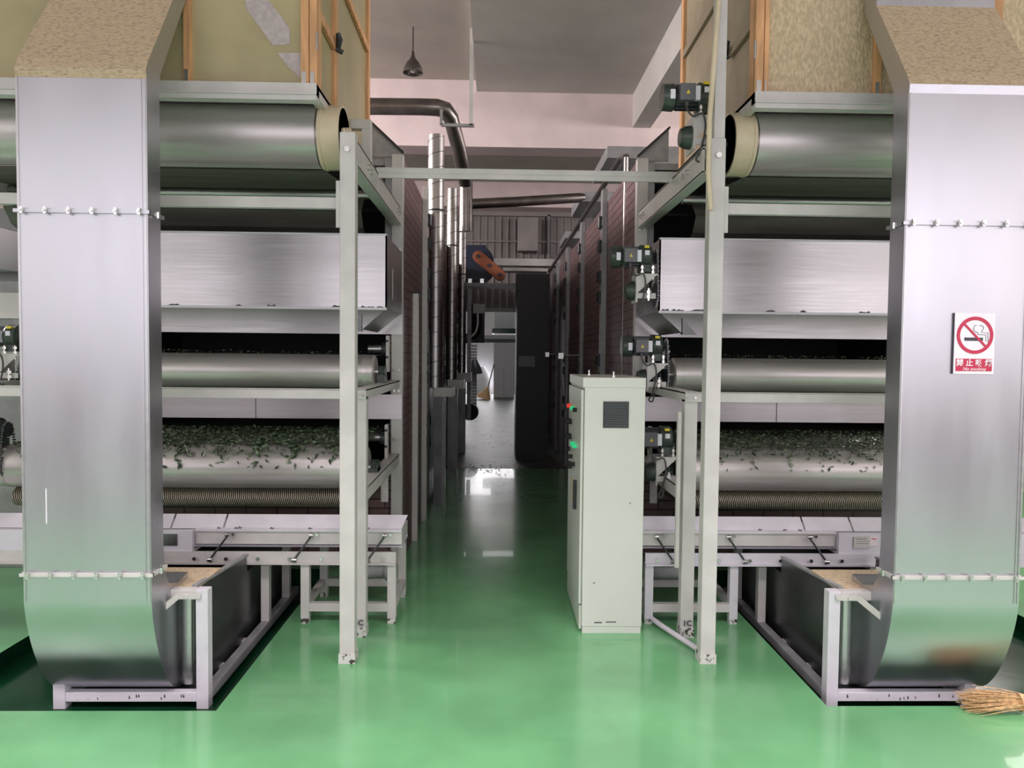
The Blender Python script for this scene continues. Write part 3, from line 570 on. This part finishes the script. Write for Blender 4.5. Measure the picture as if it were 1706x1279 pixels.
# ================================================================= VIBRATING TRAYS
def tray(xa, xb, xc, s, label, seg):
    """xa..xb = the shallow sheet trays, xc = where the upper fascia stops, legs near the aisle end"""
    t = thing('vibrating_tray', label, 'tray', ((xa+xb)/2, 4.6, 0), 'white collecting trays on legs')
    e = xb if s > 0 else xa; far = xa if s > 0 else xb
    # guide plates split by dark gaps
    cuts = [e] + seg + [far]
    for u, v in zip(cuts[:-1], cuts[1:]):
        u2, v2 = u-s*.006, v+s*.006
        obj('guide_plate', MB().add([(u2, 4.53, .565), (v2, 4.53, .565), (v2, 4.605, .638), (u2+(s*.03 if u == e else 0), 4.605, .638), (u2, 4.54, .560), (v2, 4.54, .560), (v2, 4.615, .633), (u2+(s*.03 if u == e else 0), 4.615, .633)], [(0, 1, 2, 3), (7, 6, 5, 4), (0, 4, 5, 1), (1, 5, 6, 2), (2, 6, 7, 3), (3, 7, 4, 0)]), M['paintw'], t)
    obj('tray_rear', MB().box(e, far, 4.79, 4.80, .45, .56).box(e, far, 4.54, 4.79, .45, .46), M['paintw'], t)
    fa = obj('tray_fascia', MB().box(e, xc, 4.50, 4.512, .478, .560).box(e, e-s*.008, 4.512, 4.79, .478, .56), M['paint'], t)
    obj('fascia_lip', MB().box(e, xc, 4.485, 4.53, .558, .570), M['paintw'], fa)
    obj('lower_box', MB().box(xc-s*.01, far, 4.47, 4.50, .43, .565).box(xc-s*.01, far, 4.5, 4.78, .43, .44), M['paintw'], t)
    obj('port_hole', MB().box(xc-s*.10, xc-s*.20, 4.462, 4.47, .475, .545), M['dsteel'] if s > 0 else M['paint'], t)
    br = obj('base_rail', MB().box(e-s*.03, far, 4.46, 4.475, .375, .440).box(e-s*.03, far, 4.44, 4.5, .366, .376), M['paintw'] if s < 0 else M['paint'], t)
    bolts(br, [(e-s*(.1+k*.19), 4.452, .40) for k in range(7)], 'y', .012, .02)
    for x in (e-s*.03, e-s*.555):
        for Y in (4.46, 4.95):
            lg = obj('leg', MB().box(x, x-s*.052, Y, Y+.05, .03, .368), M['paintw'] if s < 0 else M['paint'], t, .002)
            obj('chipped_foot', MB().box(x-s*.002, x-s*.05, Y+.002, Y+.048, 0, .035), M['chip'], lg)
    for y in (4.46, 4.95): obj('stretcher', MB().box(e-s*.082, e-s*.555, y, y+.04, .075, .125), M['paint'], t)
    for q in (.03, .565): obj('side_stretcher', MB().box(e-s*q, e-s*(q+.04), 4.51, 4.95, .085, .125), M['paint'], t)
    if s > 0:
        obj('leg', MB().box(-3.13, -3.185, 4.46, 4.51, 0, .368), M['paint'], t); obj('stretcher', MB().box(-3.185, -3.6, 4.46, 4.5, .12, .19), M['paint'], t)
    mo = obj('vibration_motor', MB().cyl((e-s*.12, 4.75, .26), (e-s*.36, 4.75, .26), .065, 22).box(e-s*.1, e-s*.4, 4.65, 4.85, .325, .345).cyl((e-s*.09, 4.75, .26), (e-s*.13, 4.75, .26), .08, 22), M['paintd'], t)
    for k, x in enumerate((e-s*.10, e-s*.545, e-s*1.05)):
        d = -s*.095
        rd = obj('spring_rod', MB().tube([(x, 4.478, .535), (x+d, 4.45, .40)], .006, 8), M['motord'], t)
        obj('eye_end', MB().tube([(x-.012, 4.474, .54), (x+.012, 4.474, .54)], .012, 10), M['bolt'], rd); obj('eye_end', MB().tube([(x+d-.014, 4.446, .395), (x+d+.014, 4.446, .395)], .014, 10), M['bolt'], rd)
        bolts(rd, [(x+.035, 4.474, .545)], 'y', .01, .02)
    for _ in range(7):
        x = e-s*random.uniform(.1, 1.2); y = random.uniform(4.5, 4.52); obj('leaf_crumb', MB().tube([(x-.014, y, .571), (x-.004, y, .579), (x+.002, y-.004, .573), (x+.014, y, .578)], [.002, .004, .004, .001], 5), M['signk'], t)
    return t
tray(-3.9, -.565, -1.815, 1, 'white collecting tray on legs in front of the left dryer', [-1.66, -1.98, -2.7])
trR = tray(.90, 3.6, 2.12, -1, 'white collecting tray with pink paper label before the right dryer', [1.945, 2.25])
pl = obj('paper_label', MB().box(2.22, 2.37, 4.464, 4.469, .49, .545), M['paper'], trR, label='pinkish paper label')
obj('printed_line', MB().box(2.232, 2.30, 4.462, 4.4635, .532, .535).box(2.232, 2.32, 4.462, 4.4635, .518, .520).box(2.232, 2.31, 4.462, 4.4635, .504, .506).box(2.33, 2.36, 4.462, 4.4635, .532, .537), M['red'], pl)

# ================================================================= CONTROL CABINET
cb = thing('control_cabinet', 'tall pale green control cabinet with black vent, standing beside the aisle', 'cabinet', (.69, 4.68, 0))
cx0, cx1, cy0, cy1, ct = .525, .882, 4.31, 5.06, 1.515
obj('cabinet_body', MB().box(cx0, cx1, cy0, cy1, .04, ct), M['cab'], cb, .003)
obj('plinth', MB().box(cx0+.004, cx1-.004, cy0+.004, cy1-.004, 0, .04), M['cab'], cb)
obj('top_cover', MB().box(cx0-.012, cx1+.002, cy0-.004, cy1+.01, ct-.055, ct+.004), M['cab'], cb, .003)
obj('chip_mark', MB().box(.60, .645, cy0-.002, cy0, .062, .068).box(.67, .73, cy0-.002, cy0, .066, .071).box(.59, .60, cy0-.002, cy0, .30, .305).box(.80, .804, cy0-.002, cy0, .775, .785), M['signk'], cb)
dr = obj('cabinet_door', MB().box(cx0-.018, cx0-.002, cy0+.02, cy1-.01, .17, ct-.07), M['cab'], cb, .002)
obj('kick_panel', MB().box(cx0-.014, cx0-.001, cy0+.02, cy1-.01, .02, .16), M['cab'], cb)
vn = obj('vent_grille', MB().box(.635, .785, cy0-.006, cy0, 1.225, 1.38), M['motord'], cb)
sl = MB()
for k in range(11):
    z = 1.235+k*.0133; sl.add([(.64, cy0-.008, z), (.78, cy0-.008, z), (.78, cy0-.014, z+.009), (.64, cy0-.014, z+.009), (.64, cy0-.004, z+.009), (.78, cy0-.004, z+.009)], [(0, 1, 2, 3), (3, 2, 5, 4)])
obj('vent_slat', sl, M['jbox'], vn)
def knob(y, z, m, r=.014, nm='pilot_lamp', h=.025): return obj(nm, MB().cyl((cx0-.018, y, z), (cx0-.018-h, y, z), r, 14), m, dr)
for y, m in ((4.93, M['lampr']), (4.72, M['lampg']), (4.56, M['black'])): knob(y, 1.31, m, nm='pilot_lamp' if m != M['black'] else 'selector_switch')
for z in (1.21, 1.11): 
    for y in (4.93, 4.85): knob(y, z, M['black'], .017, 'selector_switch', .035)
for y in (4.68, 4.56): knob(y, 1.085, M['lampg'])
for y, z in ((4.93, 1.02), (4.78, .99), (4.64, .96), (4.9, .93), (4.8, .92)): knob(y, z, M['black'], .014, 'selector_switch', .03)
obj('door_handle', MB().box(cx0-.018, cx0-.04, 4.50, 4.53, .70, .88), M['motord'], dr, .003)
obj('name_plate', MB().box(cx0-.018, cx0-.021, 4.65, 4.85, .70, .85), M['cream'], dr)
for x, y in ((.61, 4.8), (.71, 4.42)):
    obj('lifting_bolt', MB().tube([(x, y, ct), (x, y, ct+.012), (x, y, ct+.013), (x, y, ct+.038)], [.013, .013, .006, .006], 10), M['bolt'], cb)

# ================================================================= GEAR MOTORS
def motor(x, y, z, label, grp='gear motors driving the rollers', drop=.34):
    """z = axis height; body lies along x, gearbox towards +x, standing on a bracket"""
    t = thing('gear_motor', label, 'motor', (x, y, z-.09), grp)
    b = obj('motor_body', MB().lathe_x([(x-.135, .055), (x-.13, .068), (x-.075, .070), (x-.07, .062), (x+.05, .062)], y, z, 28), M['motord'], t)
    fn = MB()
    for k in range(14):
        a = 2*PI*k/14; fn.beam((x-.065, y+.064*math.cos(a), z+.064*math.sin(a)), (x+.045, y+.064*math.cos(a), z+.064*math.sin(a)), .004, .01)
    obj('cooling_fin', fn, M['motord'], b)
    obj('fan_cowl', MB().lathe_x([(x-.142, .05), (x-.14, .070), (x-.08, .074)], y, z, 28), M['motor'], b)
    j = obj('junction_box', MB().box(x-.062, x+.022, y-.105, y-.055, z-.045, z+.045), M['jbox'], t, .004)
    obj('warning_triangle', MB().prism([(x-.03, z-.012), (x-.008, z-.012), (x-.019, z+.01)], 'y', y-.107, y-.105), M['yellow'], j)
    obj('rating_plate', MB().box(x+.022, x+.05, y-.095, y-.066, z-.04, z+.035), M['white'], t)
    obj('fan_sticker', MB().box(x-.108, x-.082, y-.078, y-.070, z-.03, z+.02), M['white'], t)
    gb = obj('gearbox', MB().lathe_x([(x+.05, .075), (x+.065, .082), (x+.075, .078), (x+.12, .078), (x+.125, .07), (x+.14, .04), (x+.15, .03)], y, z, 28).box(x+.055, x+.135, y-.06, y+.06, z-.10, z-.055), M['motor'], t)
    obj('gearbox_sticker', MB().box(x+.075, x+.105, y-.082, y-.078, z+.005, z+.035), M['white'], gb); obj('warning_sticker', MB().box(x+.075, x+.105, y-.07, y-.05, z+.052, z+.068), M['yellow'], gb)
    br = obj('mount_bracket', MB().box(x+.03, x+.16, y-.08, y+.08, z-.125, z-.115).prism([(x+.03, z-.125), (x+.15, z-.125), (x+.03, z-.24)], 'y', y-.08, y-.074).box(x+.02, x+.03, y-.08, y+.08, z-.30, z-.115).box(x+.03, x+.15, y-.078, y-.07, z-.275, z-.24), M['paint'], t)
    for q in (.06, .13): bo = MB(); bo.tube([(x+q, y-.07, z-.15), (x+q, y-.07, z-.06)], .006, 8).bolt((x+q, y-.07, z-.075), 'z', .013, .016).bolt((x+q, y-.07, z-.105), 'z', .013, .014); obj('bolt', bo, M['bolt'], br)
    bo = MB(); bo.tube([(x+.1, y-.09, z-.29), (x+.1, y-.09, z-.21)], .008, 8).bolt((x+.1, y-.09, z-.235), 'z', .018, .02).bolt((x+.1, y-.09, z-.265), 'z', .018, .02)
    obj('bolt', bo, M['bolt'], br)
    # worm casting on the aisle side
    obj('side_casting', MB().lathe_x([(x-.045, .02), (x-.04, .045), (x-.015, .06), (x+.02, .065)], y-.01, z-.22, 20), M['motor'], t)
    sp = obj('sprocket', MB().lathe_x([(x+.155, .045), (x+.17, .045)], y, z, 24), M['motord'], t)
    chn = MB(); n = 46; R1, R2, zc = .047, .085, z-drop
    path = []
    for k in range(9): a = PI*k/8; path.append((y+R1*math.cos(a), z+R1*math.sin(a)))
    for k in range(9): a = PI+PI*k/8; path.append((y+R2*math.cos(a), zc+R2*math.sin(a)))
    path.append(path[0])
    pts = []
    for (a, b_), (c_, d_) in zip(path[:-1], path[1:]):
        L = math.hypot(c_-a, d_-b_); m_ = max(1, int(L/.016))
        for i in range(m_): pts.append((a+(c_-a)*i/m_, b_+(d_-b_)*i/m_))
    for i, (a, b_) in enumerate(pts): chn.box(x+.158, x+.168 if i % 2 else x+.172, a-.0065, a+.0065, b_-.0055, b_+.0055)
    obj('drive_chain', chn, M['dsteel'], t)
    obj('driven_sprocket', MB().lathe_x([(x+.158, R2-.01), (x+.168, R2-.01)], y, zc, 32), M['motord'], t)
    cable = [(x-.02, y-.08, z-.045), (x-.018, y-.085, z-.09), (x+.01, y-.10, z-.13), (x+.06, y-.11, z-.12), (x+.075, y-.11, z-.2), (x+.05, y-.11, z-.32), (x+.03, y-.10, z-.36), (x+.055, y-.10, z-.37), (x+.07, y-.10, z-.30)]
    cv = [Vector(p) for p in cable]; cv = [cv[0]] + cv + [cv[-1]]; cable = []
    for i in range(1, len(cv)-2):
        for q in range(5):
            u = q/5; p0, p1, p2, p3 = cv[i-1:i+3]; cable.append(.5*(2*p1+(p2-p0)*u+(2*p0-5*p1+4*p2-p3)*u*u+(3*p1-p0-3*p2+p3)*u**3))
    obj('cable', MB().tube(cable, .0055, 8).tube([(x-.02, y-.08, z-.05), (x-.02, y-.08, z-.07)], .012, 10), M['cable'], t)
    return t
m1 = motor(1.045, 4.12, 3.075, 'gear motor at the top roller, highest on the right conveyor, under the booth', drop=.24)
dup(m1, (.085, .75, -.78-.0), 'gear motor left of the upper chute end, second from the top on the right dryer')
m3 = motor(1.00, 5.02, 1.715, 'gear motor just above the control cabinet on the right dryer', drop=.20)
m4 = motor(1.02, 4.78, 1.115, 'gear motor half hidden behind the control cabinet on the right dryer', drop=.22)
for o in bpy.data.objects:
    if o.name == 'gear_motor.001': o.location.x = .885; o.location.y = 4.86
dup(m3, (-4.30, .0, .02), 'gear motor at the far left edge, on the left dryer beside the middle belt')
dup(m4, (-4.30, 0, .02), 'gear motor at the far left edge, low beside the leaf-covered belt')
# control box on the right dryer's side
bx = obj('limit_box', MB().box(1.115, 1.175, 5.0, 5.06, 2.14, 2.22), M['white'], None, .003); tag(bx, 'small white switch box beside the right chute, below the second motor', 'switch box')

# ================================================================= CONDUITS near the right post
hs = obj('cable_conduit', MB().tube([at(1203, -120, 3.86), at(1197, 0, 3.86), at(1189, 110, 3.86), at(1182, 200, 3.86), at(1180, 290, 3.86), at(1184, 350, 3.86)], .0135, 10), M['cream']); tag(hs, 'cream flexible conduit running down the tall right conveyor post', 'conduit')
vc = obj('cable_trunking', MB().box(1.055, 1.075, 4.22, 4.25, .42, 1.33), M['paint']); tag(vc, 'thin pale vertical trunking left of the right stub post', 'conduit')
pc = obj('floor_conduit', MB().tube([(at(1072, 1036, 4.56).x, 4.56, .04), (at(1098, 1052, 4.38).x, 4.38, .03), (at(1168, 1100, 4.0).x, 4.0, .018)], .016, 12), M['paintw']); tag(pc, 'white chipped conduit lying from the control cabinet to the right post foot', 'conduit')
def vpipe(name, px, Y, y0, y1, r, m, label, cat='pipe', group=None, n=20):
    a = at(px, y0, Y); b = at(px, y1, Y)
    o = obj(name, MB().cyl((a.x, Y, a.z), (a.x, Y, b.z), r, n), m); tag(o, label, cat, group); return o
vpipe('steel_conduit', 1043, 6.3, 262, 740, .018, M['galv'], 'thin bright vertical pipe before the brick side of the right dryer')
vpipe('steel_conduit', 1052, 6.0, 410, 740, .018, M['galv'], 'thin dark-sided vertical pipe close behind the middle motor')
dg = obj('inclined_pipe', MB().tube([at(1043, 262, 6.3), at(1036, 262, 6.6), at(915, 452, 13.5)], .03, 12), M['darkpipe']); tag(dg, 'dark pipe running back along the top of the right dryer', 'pipe')

nm = thing('withering_machine', 'grey sheet-metal machine at the far left edge, beside the left dryer', 'machine', (-4.4, 6.2, 0))
obj('machine_body', MB().box(-5.4, -3.42, 5.62, 7.6, 0, 2.16), M['paintd'], nm, .004)
obj('front_fascia', MB().box(-5.4, -3.42, 5.59, 5.62, 1.88, 2.07), M['paint'], nm)
obj('hopper', MB().prism([(-5.2, 2.16), (-3.62, 2.16), (-3.45, 2.42), (-3.60, 2.72), (-5.2, 2.80)], 'y', 5.8, 7.4), M['dsteel'], nm)
obj('control_box', MB().box(-4.0, -3.64, 5.5, 5.78, 2.24, 2.54), M['white'], nm, .005)
# ================================================================= CORRIDOR, LEFT SIDE
ch = thing('channel_post', 'pale green-white channel post standing before the left brick wall', 'post', (-.70, 6.5, 0))
obj('channel', MB().box(-.745, -.675, 6.46, 6.52, 0, 2.17), M['paint'], ch); obj('end_cap', MB().box(-.75, -.67, 6.455, 6.525, 2.17, 2.19), M['black'], ch)
def spiral(px, Y, ytop, ybot, r, label, boxw, boxpx):
    t = at(px, ytop, Y); b = at(px, ybot, Y); x = t.x
    p = thing('spiral_duct_pipe', label, 'pipe', (x, Y, b.z), 'upright spiral-wound exhaust pipes')
    obj('pipe_wall', MB().tube([(x, Y, b.z), (x, Y, t.z)], r, 28, cap=False).tube([(x, Y, b.z), (x, Y, t.z)], r*.97, 28, cap=False), M['galv'], p)
    sp = []; n = int((t.z-b.z)/.16*16)
    for k in range(n): a = 2*PI*k/16; sp.append((x+(r+.001)*math.cos(a), Y+(r+.001)*math.sin(a), b.z+.16*k/16))
    obj('seam_rib', MB().tube(sp, .0035, 5), M['dsteel'], p)
    zc = b.z+(t.z-b.z)*.70
    obj('clamp_band', MB().tube([(x, Y, zc), (x, Y, zc+.02)], r*1.06, 28).beam((x-r, Y, zc+.01), (XL, Y, zc+.01), .02, .02), M['black'], p)
    f = thing('exhaust_box', label.split(',')[0].replace('spiral-wound exhaust pipe', 'grey exhaust box under the spiral pipe') + ', on a dark furnace housing', 'exhaust box', (x, Y, 0), 'exhaust boxes below the spiral pipes')
    xr_ = at(boxpx, ybot, Y-r-.02).x; hh = .012*Y
    obj('box_cap', MB().box(XL+.055, xr_, Y-r-.03, Y+r+.2, b.z-hh, b.z), M['paint'], f, .004)
    obj('furnace_housing', MB().box(XL+.055, xr_-.10, Y-r, Y+r+.2, 0, b.z-hh), M['dsteel'], f)
    obj('housing_flange', MB().box(xr_-.12, xr_-.09, Y-r-.01, Y-r+.03, 0, b.z-hh), M['paintd'], f)
spiral(727, 8.1, 226, 645, .088, 'nearest and tallest-looking spiral-wound exhaust pipe, left side of the aisle', .3, 755)
spiral(754, 10.4, 315, 632, .078, 'middle spiral-wound exhaust pipe, left side of the aisle', .3, 773)
spiral(771, 12.3, 388, 621, .062, 'farthest and thinnest spiral-wound exhaust pipe, left side of the aisle', .25, 785)
bp = obj('flue_pipe', MB().tube([at(600, 177, 8.5), at(700, 178, 8.5), at(728, 179, 8.5), at(742, 183, 8.53), at(751, 196, 8.6), at(765, 250, 8.85), at(772, 286, 9.1), at(776, 308, 9.3), at(776, 385, 9.35)], [.092, .092, .094, .094, .09, .088, .09, .086, .086], 24), M['darkpipe'])
tag(bp, 'dark flue pipe that comes from the left booth and bends down behind the spiral pipes', 'pipe')
hp = obj('branch_pipe', MB().tube([at(777, 340, 9.35), at(860, 336, 9.7), at(972, 329, 10.05)], .064, 20), M['darkpipe']); tag(hp, 'dark horizontal branch pipe crossing the aisle high at the far end', 'pipe')
hg = thing('pipe_hanger', 'grey angle-iron hanger dropping from the ceiling to the dark flue pipe', 'hanger', at(787, 208, 8.0))
a, b, c_ = at(786, 52, 8.0), at(787, 209, 8.0), at(735, 209, 8.0)
obj('drop_bar', MB().box(a.x-.02, a.x+.02, 7.99, 8.02, b.z, 5.11), M['paint'], hg); obj('cross_bar', MB().box(c_.x, b.x+.02, 7.99, 8.02, b.z-.015, b.z+.015).box(c_.x-.015, c_.x+.015, 7.99, 8.02, b.z, b.z+.16), M['paintd'], hg)
# pendant lamp
pa = at(688, 105, 8.0)
la = thing('pendant_lamp', 'small dark bell-shaped pendant lamp hanging from the left ceiling', 'lamp', (pa.x, 8.0, pa.z-.11))
prof = [(-.105, .105), (-.09, .105), (-.06, .098), (0, .07), (.04, .035), (.07, .02), (.12, .014)]
obj('lamp_shade', MB().tube([(pa.x, 8.0, pa.z+z) for z, r in prof], [r for z, r in prof], 28, cap=False), M['darkpipe'], la)
obj('bulb', MB().tube([(pa.x, 8.0, pa.z-.10), (pa.x, 8.0, pa.z-.07), (pa.x, 8.0, pa.z-.03)], [.02, .04, .015], 16), M['paint'], la)
obj('cord', MB().tube([(pa.x, 8.0, pa.z+.11), (pa.x, 8.0, 5.11)], .006, 8), M['black'], la)

# far machinery
def bxp(mb, x0, y0, x1, y1, Y, d):
    a = at(x0, y0, Y); b = at(x1, y1, Y); return mb.box(a.x, b.x, Y, Y+d, b.z, a.z)
fan = thing('blower_fan', 'dark blue blower with slanting orange belt guard on the far platform', 'blower', at(800, 470, 12.6))
a = at(800, 440, 12.8); sc_ = [(a.x + (.24+.03*k/24)*math.cos(2*PI*k/24), a.z + (.30)*math.sin(2*PI*k/24)) for k in range(24)]
obj('scroll_housing', MB().prism(sc_, 'y', 12.75, 13.1).box(a.x-.24, a.x+.1, 12.76, 13.09, a.z-.3, a.z+.32), M['blue'], fan)
a = at(797, 427, 12.6); b = at(833, 458, 12.6); d = (b-a).normalized(); n = Vector((-d.z, 0, d.x)); r = .095
cap = [a + n*r*math.cos(q) - d*r*math.sin(q) for q in [PI*k/10 for k in range(11)]] + [b - n*r*math.cos(q) + d*r*math.sin(q) for q in [PI*k/10 for k in range(11)]]
obj('belt_guard', MB().prism([(v.x, v.z) for v in cap], 'y', 12.58, 12.68), M['orange'], fan, .01)
for v in (a, (a+b)/2, b): obj('guard_bolt', MB().bolt((v.x, 12.57, v.z), 'y', .035, .02), M['signk'], fan)
for q in (780, 800): obj('mount_foot', bxp(MB(), q, 464, q+6, 474, 12.6, .1), M['bolt'], fan)
o = obj('platform_beam', bxp(bxp(MB(), 776, 471, 912, 478, 12.5, .5), 779, 478, 784, 700, 12.6, .08), M['paintd']); tag(o, 'grey steel platform beam carrying the blue blower', 'beam')
o = obj('cable_tray', bxp(bxp(MB(), 822, 430, 930, 443, 13.2, .3), 838, 446, 912, 452, 13.1, .3), M['paint']); tag(o, 'pale steel channel tray crossing high above the far opening', 'cable tray')
o = obj('wall_cabinet', bxp(MB(), 863, 361, 896, 418, 14.6, .3), M['corr'], None, .01); tag(o, 'closed grey box hung high on the corrugated end wall', 'wall box')
eb = thing('exhaust_elbow', 'dark bent exhaust pipe with pale square box left of the far opening', 'pipe', at(796, 560, 13.6))
obj('square_box', bxp(MB(), 788, 506, 808, 522, 13.5, .25), M['paint'], eb, .004)
obj('elbow_pipe', MB().tube([at(796, 520, 13.6), at(796, 540, 13.6), at(793, 553, 13.6), at(786, 560, 13.6), at(778, 564, 13.6), at(758, 564, 13.6)], .09, 16), M['darkpipe'], eb)
obj('back_panel', bxp(MB(), 779, 506, 807, 571, 13.8, .1), M['black'], eb)
dk = thing('dark_locker', 'tall dark steel locker standing right of the far opening', 'locker', at(888, 745, 12.9))
obj('locker_body', bxp(MB(), 862, 455, 912, 765, 11.6, .8), M['black'], dk); obj('name_panel', bxp(MB(), 864, 593, 891, 611, 11.58, .02), M['jbox'], dk)
# boxes on top of the right dryer
for k, (x0, y0, x1, y1, Y, lb) in enumerate(((1012, 243, 1080, 264, 8.0, 'nearest'), (967, 319, 1010, 336, 10.0, 'middle'), (942, 385, 972, 397, 12.6, 'farthest'))):
    q_ = at(x1, y0, Y); o = obj('duct_box', bxp(MB(), x0, y0, x1, y1, Y, 1.2).box(max(q_.x, 1.3), max(q_.x, 1.3)+.5, Y, Y+1.2, 3.14, q_.z), M['paintd'], None, .004); tag(o, lb + ' grey sheet duct box along the top of the right dryer', 'duct', 'duct boxes above the right dryer')
# latch bars low on the right brick wall
for k, (px, y0, Y) in enumerate(((944, 592, 9.0), (919, 590, 11.5))):
    a = at(px, y0, Y); o = obj('gate_bolt', MB().cyl((a.x-.06, Y, a.z), (a.x+.16, Y, a.z), .01, 8).box(a.x-.1, a.x-.04, Y-.03, Y+.03, a.z-.04, a.z+.03), M['bolt']); tag(o, ('nearer' if k == 0 else 'farther') + ' small bright door bolt low on the right brick wall', 'bolt')
# ---- far room
fc = thing('far_cabinet', 'grey two-door cabinet seen through the far opening', 'cabinet', at(840, 664.5, 27.2))
obj('cabinet_body', bxp(MB(), 823, 571, 857, 664.6, 27.2, .8), M['farg'], fc); obj('cabinet_door', bxp(bxp(MB(), 824, 609, 839, 662, 27.15, .05), 840, 609, 856, 662, 27.15, .05), M['farg'], fc)
fm = thing('far_sorting_machine', 'grey machine with dark green belt spanning the far opening', 'machine', at(835, 570, 21.0))
obj('beam_body', bxp(bxp(bxp(MB(), 806, 558, 864, 565, 21, .6), 806, 565, 864, 571, 21.1, .5), 860, 571, 864, 686.5, 21.2, .1), M['farg'], fm); obj('green_belt', bxp(MB(), 820, 547, 864, 556, 21, .6), M['pit'], fm)
obj('upper_hopper', bxp(MB(), 824, 519, 857, 547, 21.1, .6), M['farg'], fm)
sk = thing('leaf_sack', 'white sack standing against the far room wall', 'sack', at(800, 656, 30.3))
a = at(801, 651, 30.3); pr = [(0.01, .36), (.12, .43), (.6, .41), (.95, .27), (1.15, .14)]
obj('sack_cloth', MB().tube([(a.x, 30.4, z-.004) for z, r in pr], [r for z, r in pr], 16), M['farw'], sk)
lp = MB()
for k in range(20): bxp(lp, 784, 572+k*5, 794, 575.5+k*5, 24.0, .1)
bxp(lp, 784, 570, 794, 674.6, 24.08, .03)
o = obj('louvred_shutter', lp, M['farg']); tag(o, 'grey slatted shutter at the left of the far opening', 'shutter')
o = obj('hanging_coat', MB().tube([at(791, 598, 23.86), at(791, 606, 23.86), at(793, 615, 23.86), at(794, 623, 23.86)], [.06, .14, .18, .2], 12), M['motord']); tag(o, 'dark coat hanging beside the slatted shutter', 'coat')
bm_ = thing('standing_broom', 'broom leaning on the grey cabinet in the far opening', 'broom', at(806, 665, 26.9))
obj('broom_handle', MB().tube([at(823, 606, 27.1), at(813, 645, 26.9)], .022, 8), M['darkpipe'], bm_); a0, b0 = at(813, 645, 26.9), at(805, 663.5, 26.9)
obj('broom_head', MB().tube([a0, a0.lerp(b0, .3), a0.lerp(b0, .7), b0], [.04, .11, .23, .30], 12), M['straw'], bm_)
# black wheel on the floor left
o = obj('hand_wheel', MB().cyl(at(782, 686, 14.0), at(784, 686, 14.1), .16, 20), M['black']); tag(o, 'black round wheel low beside the farthest exhaust box', 'wheel')

# ================================================================= STRAW BROOM, foreground right
sb = thing('straw_broom', 'straw broom lying on the green floor at the right trough foot', 'broom', (2.6, 3.36, 0))
st = MB(); st2 = MB()
for k in range(260):
    a = random.gauss(0, .5); b_ = random.gauss(0, .5); t0 = Vector((2.52, 3.33+.018*a, .05+.016*b_)); e = Vector((random.uniform(2.20, 2.32), 3.37+.055*a*1.1, max(.006, .035+.032*b_*1.2)))
    m_ = t0.lerp(e, .5) + Vector((0, 0, .006)); st.tube([t0, m_, e], [.003, .0028, .0012], 4)
obj('bristles', st, M['straw'], sb)
obj('binding', MB().tube([(2.46, 3.335, .048), (2.5, 3.33, .05), (2.62, 3.31, .055), (2.66, 3.305, .056)], [.042, .034, .028, .02], 14), M['straw'], sb)
obj('broom_handle', MB().tube([(2.62, 3.31, .055), (3.4, 3.15, .09)], .014, 12), M['wood'], sb)

# floor debris at the end of the green paint
sp = []
for _ in range(150): sp.append(((random.uniform(-.6, .9), random.gauss(10.55, .25), .004), (random.uniform(-.3, .3), random.uniform(-.3, .3), 1), 1))
for _ in range(30): sp.append(((random.uniform(-.4, .3), random.uniform(13, 16), .004), (0, 0, 1), 1))
leaves('floor_leaves', 'dry leaves and crumbs swept along the end of the green floor', sp, size=(.03, .07))
